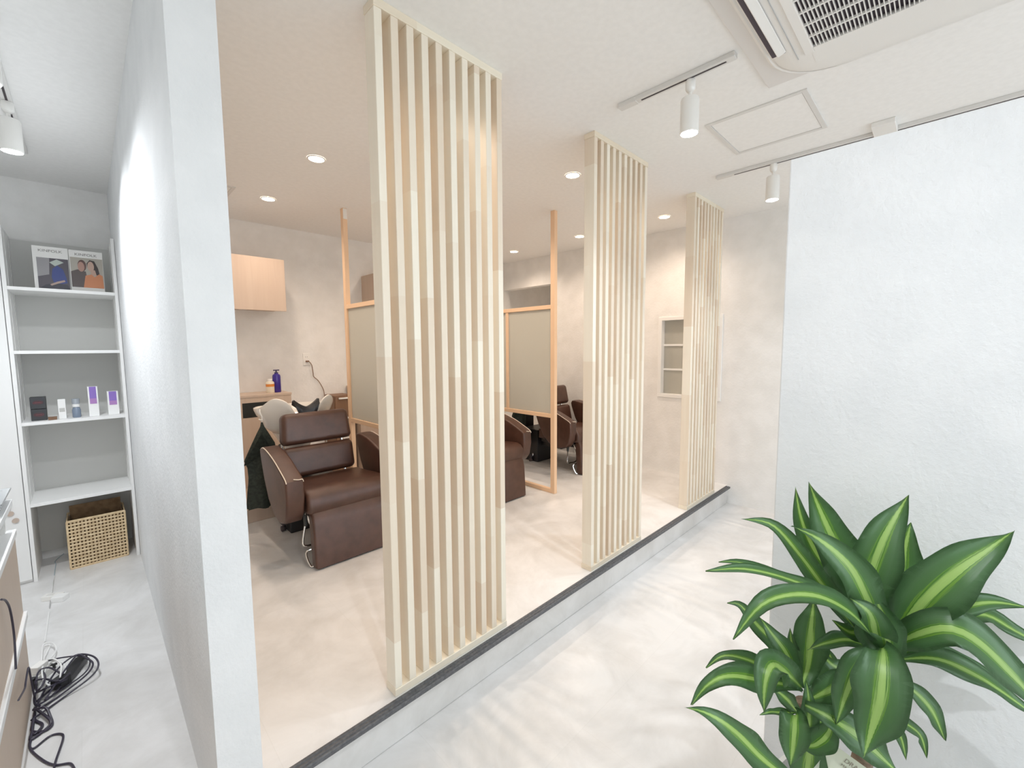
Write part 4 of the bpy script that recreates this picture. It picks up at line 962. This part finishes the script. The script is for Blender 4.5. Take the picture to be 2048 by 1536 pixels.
crown('lower_leaf_crown', [
    ([h2, (1545, 1365, 1.0), (1460, 1352, .97), (1415, 1370, .96), (1383, 1410, .96)], 48, .35),
    ([h2, (1550, 1345, 1.03), (1490, 1318, 1.04), (1445, 1312, 1.04), (1412, 1336, 1.04)], 30, .45),
    ([h2, (1572, 1345, .98), (1545, 1330, .94), (1530, 1365, .92), (1528, 1426, .92)], 58, .2),
    ([(1590, 1560, 1.0), (1540, 1530, .97), (1460, 1455, .94), (1410, 1425, .94), (1370, 1415, .94)], 50, .3),
    ([h2, (1615, 1330, 1.05), (1622, 1260, 1.07), (1628, 1195, 1.08)], 60, .0),
    ([h2, (1575, 1310, 1.03), (1540, 1262, 1.04), (1520, 1235, 1.05)], 38, .2),
    ([h2, (1560, 1300, 1.06), (1510, 1245, 1.08), (1480, 1210, 1.08), (1454, 1206, 1.08)], 34, .3),
    ([(1595, 1425, .99), (1590, 1440, .95), (1587, 1480, .93), (1581, 1532, .93)], 52, -.1),
    ([(1595, 1425, 1.0), (1560, 1425, .99), (1540, 1424, .98), (1519, 1430, .98)], 16, .5),
    ([(1610, 1410, .97), (1660, 1435, .94), (1720, 1475, .92), (1800, 1550, .91)], 62, .3),
    ([(1600, 1490, .97), (1630, 1490, .95), (1658, 1465, .94), (1664, 1430, .94)], 44, .2),
    ([(1610, 1500, .99), (1618, 1450, .97), (1618, 1400, .97), (1612, 1360, .98)], 34, .0),
    ([(1615, 1400, 1.02), (1650, 1385, 1.0), (1690, 1362, .99), (1725, 1335, .99)], 50, .1),
    ([(1610, 1580, 1.0), (1614, 1540, .98), (1620, 1490, .97), (1612, 1440, .98)], 66, .0),
    ([h2, (1592, 1330, 1.07), (1584, 1290, 1.08), (1580, 1256, 1.09)], 28, .0),
    ([(1610, 1410, 1.05), (1650, 1370, 1.07), (1665, 1330, 1.08), (1650, 1290, 1.09)], 40, .1),
    ([(1605, 1450, 1.04), (1640, 1440, 1.05), (1670, 1420, 1.06), (1690, 1400, 1.06)], 46, .1),
    ([(1600, 1430, 1.02), (1575, 1400, 1.0), (1550, 1380, 1.0), (1530, 1378, 1.0)], 30, .3),
    ([(1610, 1470, 1.03), (1640, 1500, 1.03), (1650, 1540, 1.03), (1648, 1590, 1.03)], 50, .1)], plant)
m_bark = noise_mat('brown bark', (0.16, 0.11, 0.075), (0.32, 0.24, 0.17), 30, 6, 0.9, 0.6, 90, stretch=(1, 1, 3))
def cane(p_top, x, y, r, z0):
    T = at(*p_top); bm = bmesh.new(); pts = []; rr = []
    for k in range(13):
        t_ = k/12; b_ = Vector((x, y, z0)); pts.append(b_.lerp(T, t_)+Vector((0.006*math.sin(5*t_), 0.004*math.cos(7*t_), 0))); rr.append(r*(1+0.07*math.sin(k*2.3)))
    tube(bm, pts, rr, 14); return bm
obj('cane', cane((1745, 1330, 1.03), PX+0.01, PY-0.02, 0.022, ZF+0.30), m_bark, plant, True)
obj('cane', cane((1612, 1400, 1.05), PX-0.03, PY+0.03, 0.018, ZF+0.30), m_bark, plant, True)
bm = bmesh.new(); lathe(bm, [(0.10, ZF), (0.105, ZF+0.004), (0.135, ZF+0.33), (0.140, ZF+0.34), (0.130, ZF+0.34), (0.124, ZF+0.31)], PX, PY, 40)
obj('pot', bm, mat('white ceramic pot', (0.78, 0.78, 0.76), 0.3), plant, True)
bm = bmesh.new(); lathe(bm, [(0.12, ZF+0.305), (0.125, ZF+0.315)], PX, PY, 32); obj('soil', bm, noise_mat('soil', (0.05, 0.035, 0.02), (0.12, 0.08, 0.05), 60, 5, 0.95, 0.6, 120), plant)
# the paper tag tied to the cane
ca, cb_, cc = at(1667, 1488, .90), at(1690, 1484, .90), at(1775, 1545, .875)
ex = (cc-cb_).normalized(); 
dn = (at(1700, 1545, .89)-ca); ey = (dn-ex*dn.dot(ex)).normalized(); nz_ = ex.cross(ey).normalized()
if nz_.dot(TOCAM) < 0: nz_ = -nz_
bm = bmesh.new(); Lx, Ly = 0.13, 0.075
vs = [bm.verts.new(ca+ex*a_+ey*b_) for a_, b_ in [(0, 0), (Lx, 0), (Lx, Ly), (0, Ly)]]; bm.faces.new(vs); bmesh.ops.solidify(bm, geom=bm.faces[:], thickness=0.0008)
tg = obj('paper_tag', bm, mat('ivory card', (0.80, 0.83, 0.72), 0.6), plant)
m_ink = mat('grey brown ink', (0.25, 0.22, 0.17), 0.6)
def tagtext(s, size, ox, oy):
    o0 = ca+ex*ox+ey*oy+nz_*0.0012
    yv = -ey; xv = ex if ex.cross(yv).dot(nz_) > 0 else -ex
    Mx = Matrix(((xv.x, yv.x, nz_.x, o0.x), (xv.y, yv.y, nz_.y, o0.y), (xv.z, yv.z, nz_.z, o0.z), (0, 0, 0, 1)))
    text_mesh(s, size, Mx, m_ink, tg, 'tag_lettering', 'LEFT', 0.0001)
tagtext('DRACAENA', 0.013, 0.030, 0.018); tagtext('MASSANGEANA', 0.008, 0.030, 0.029)
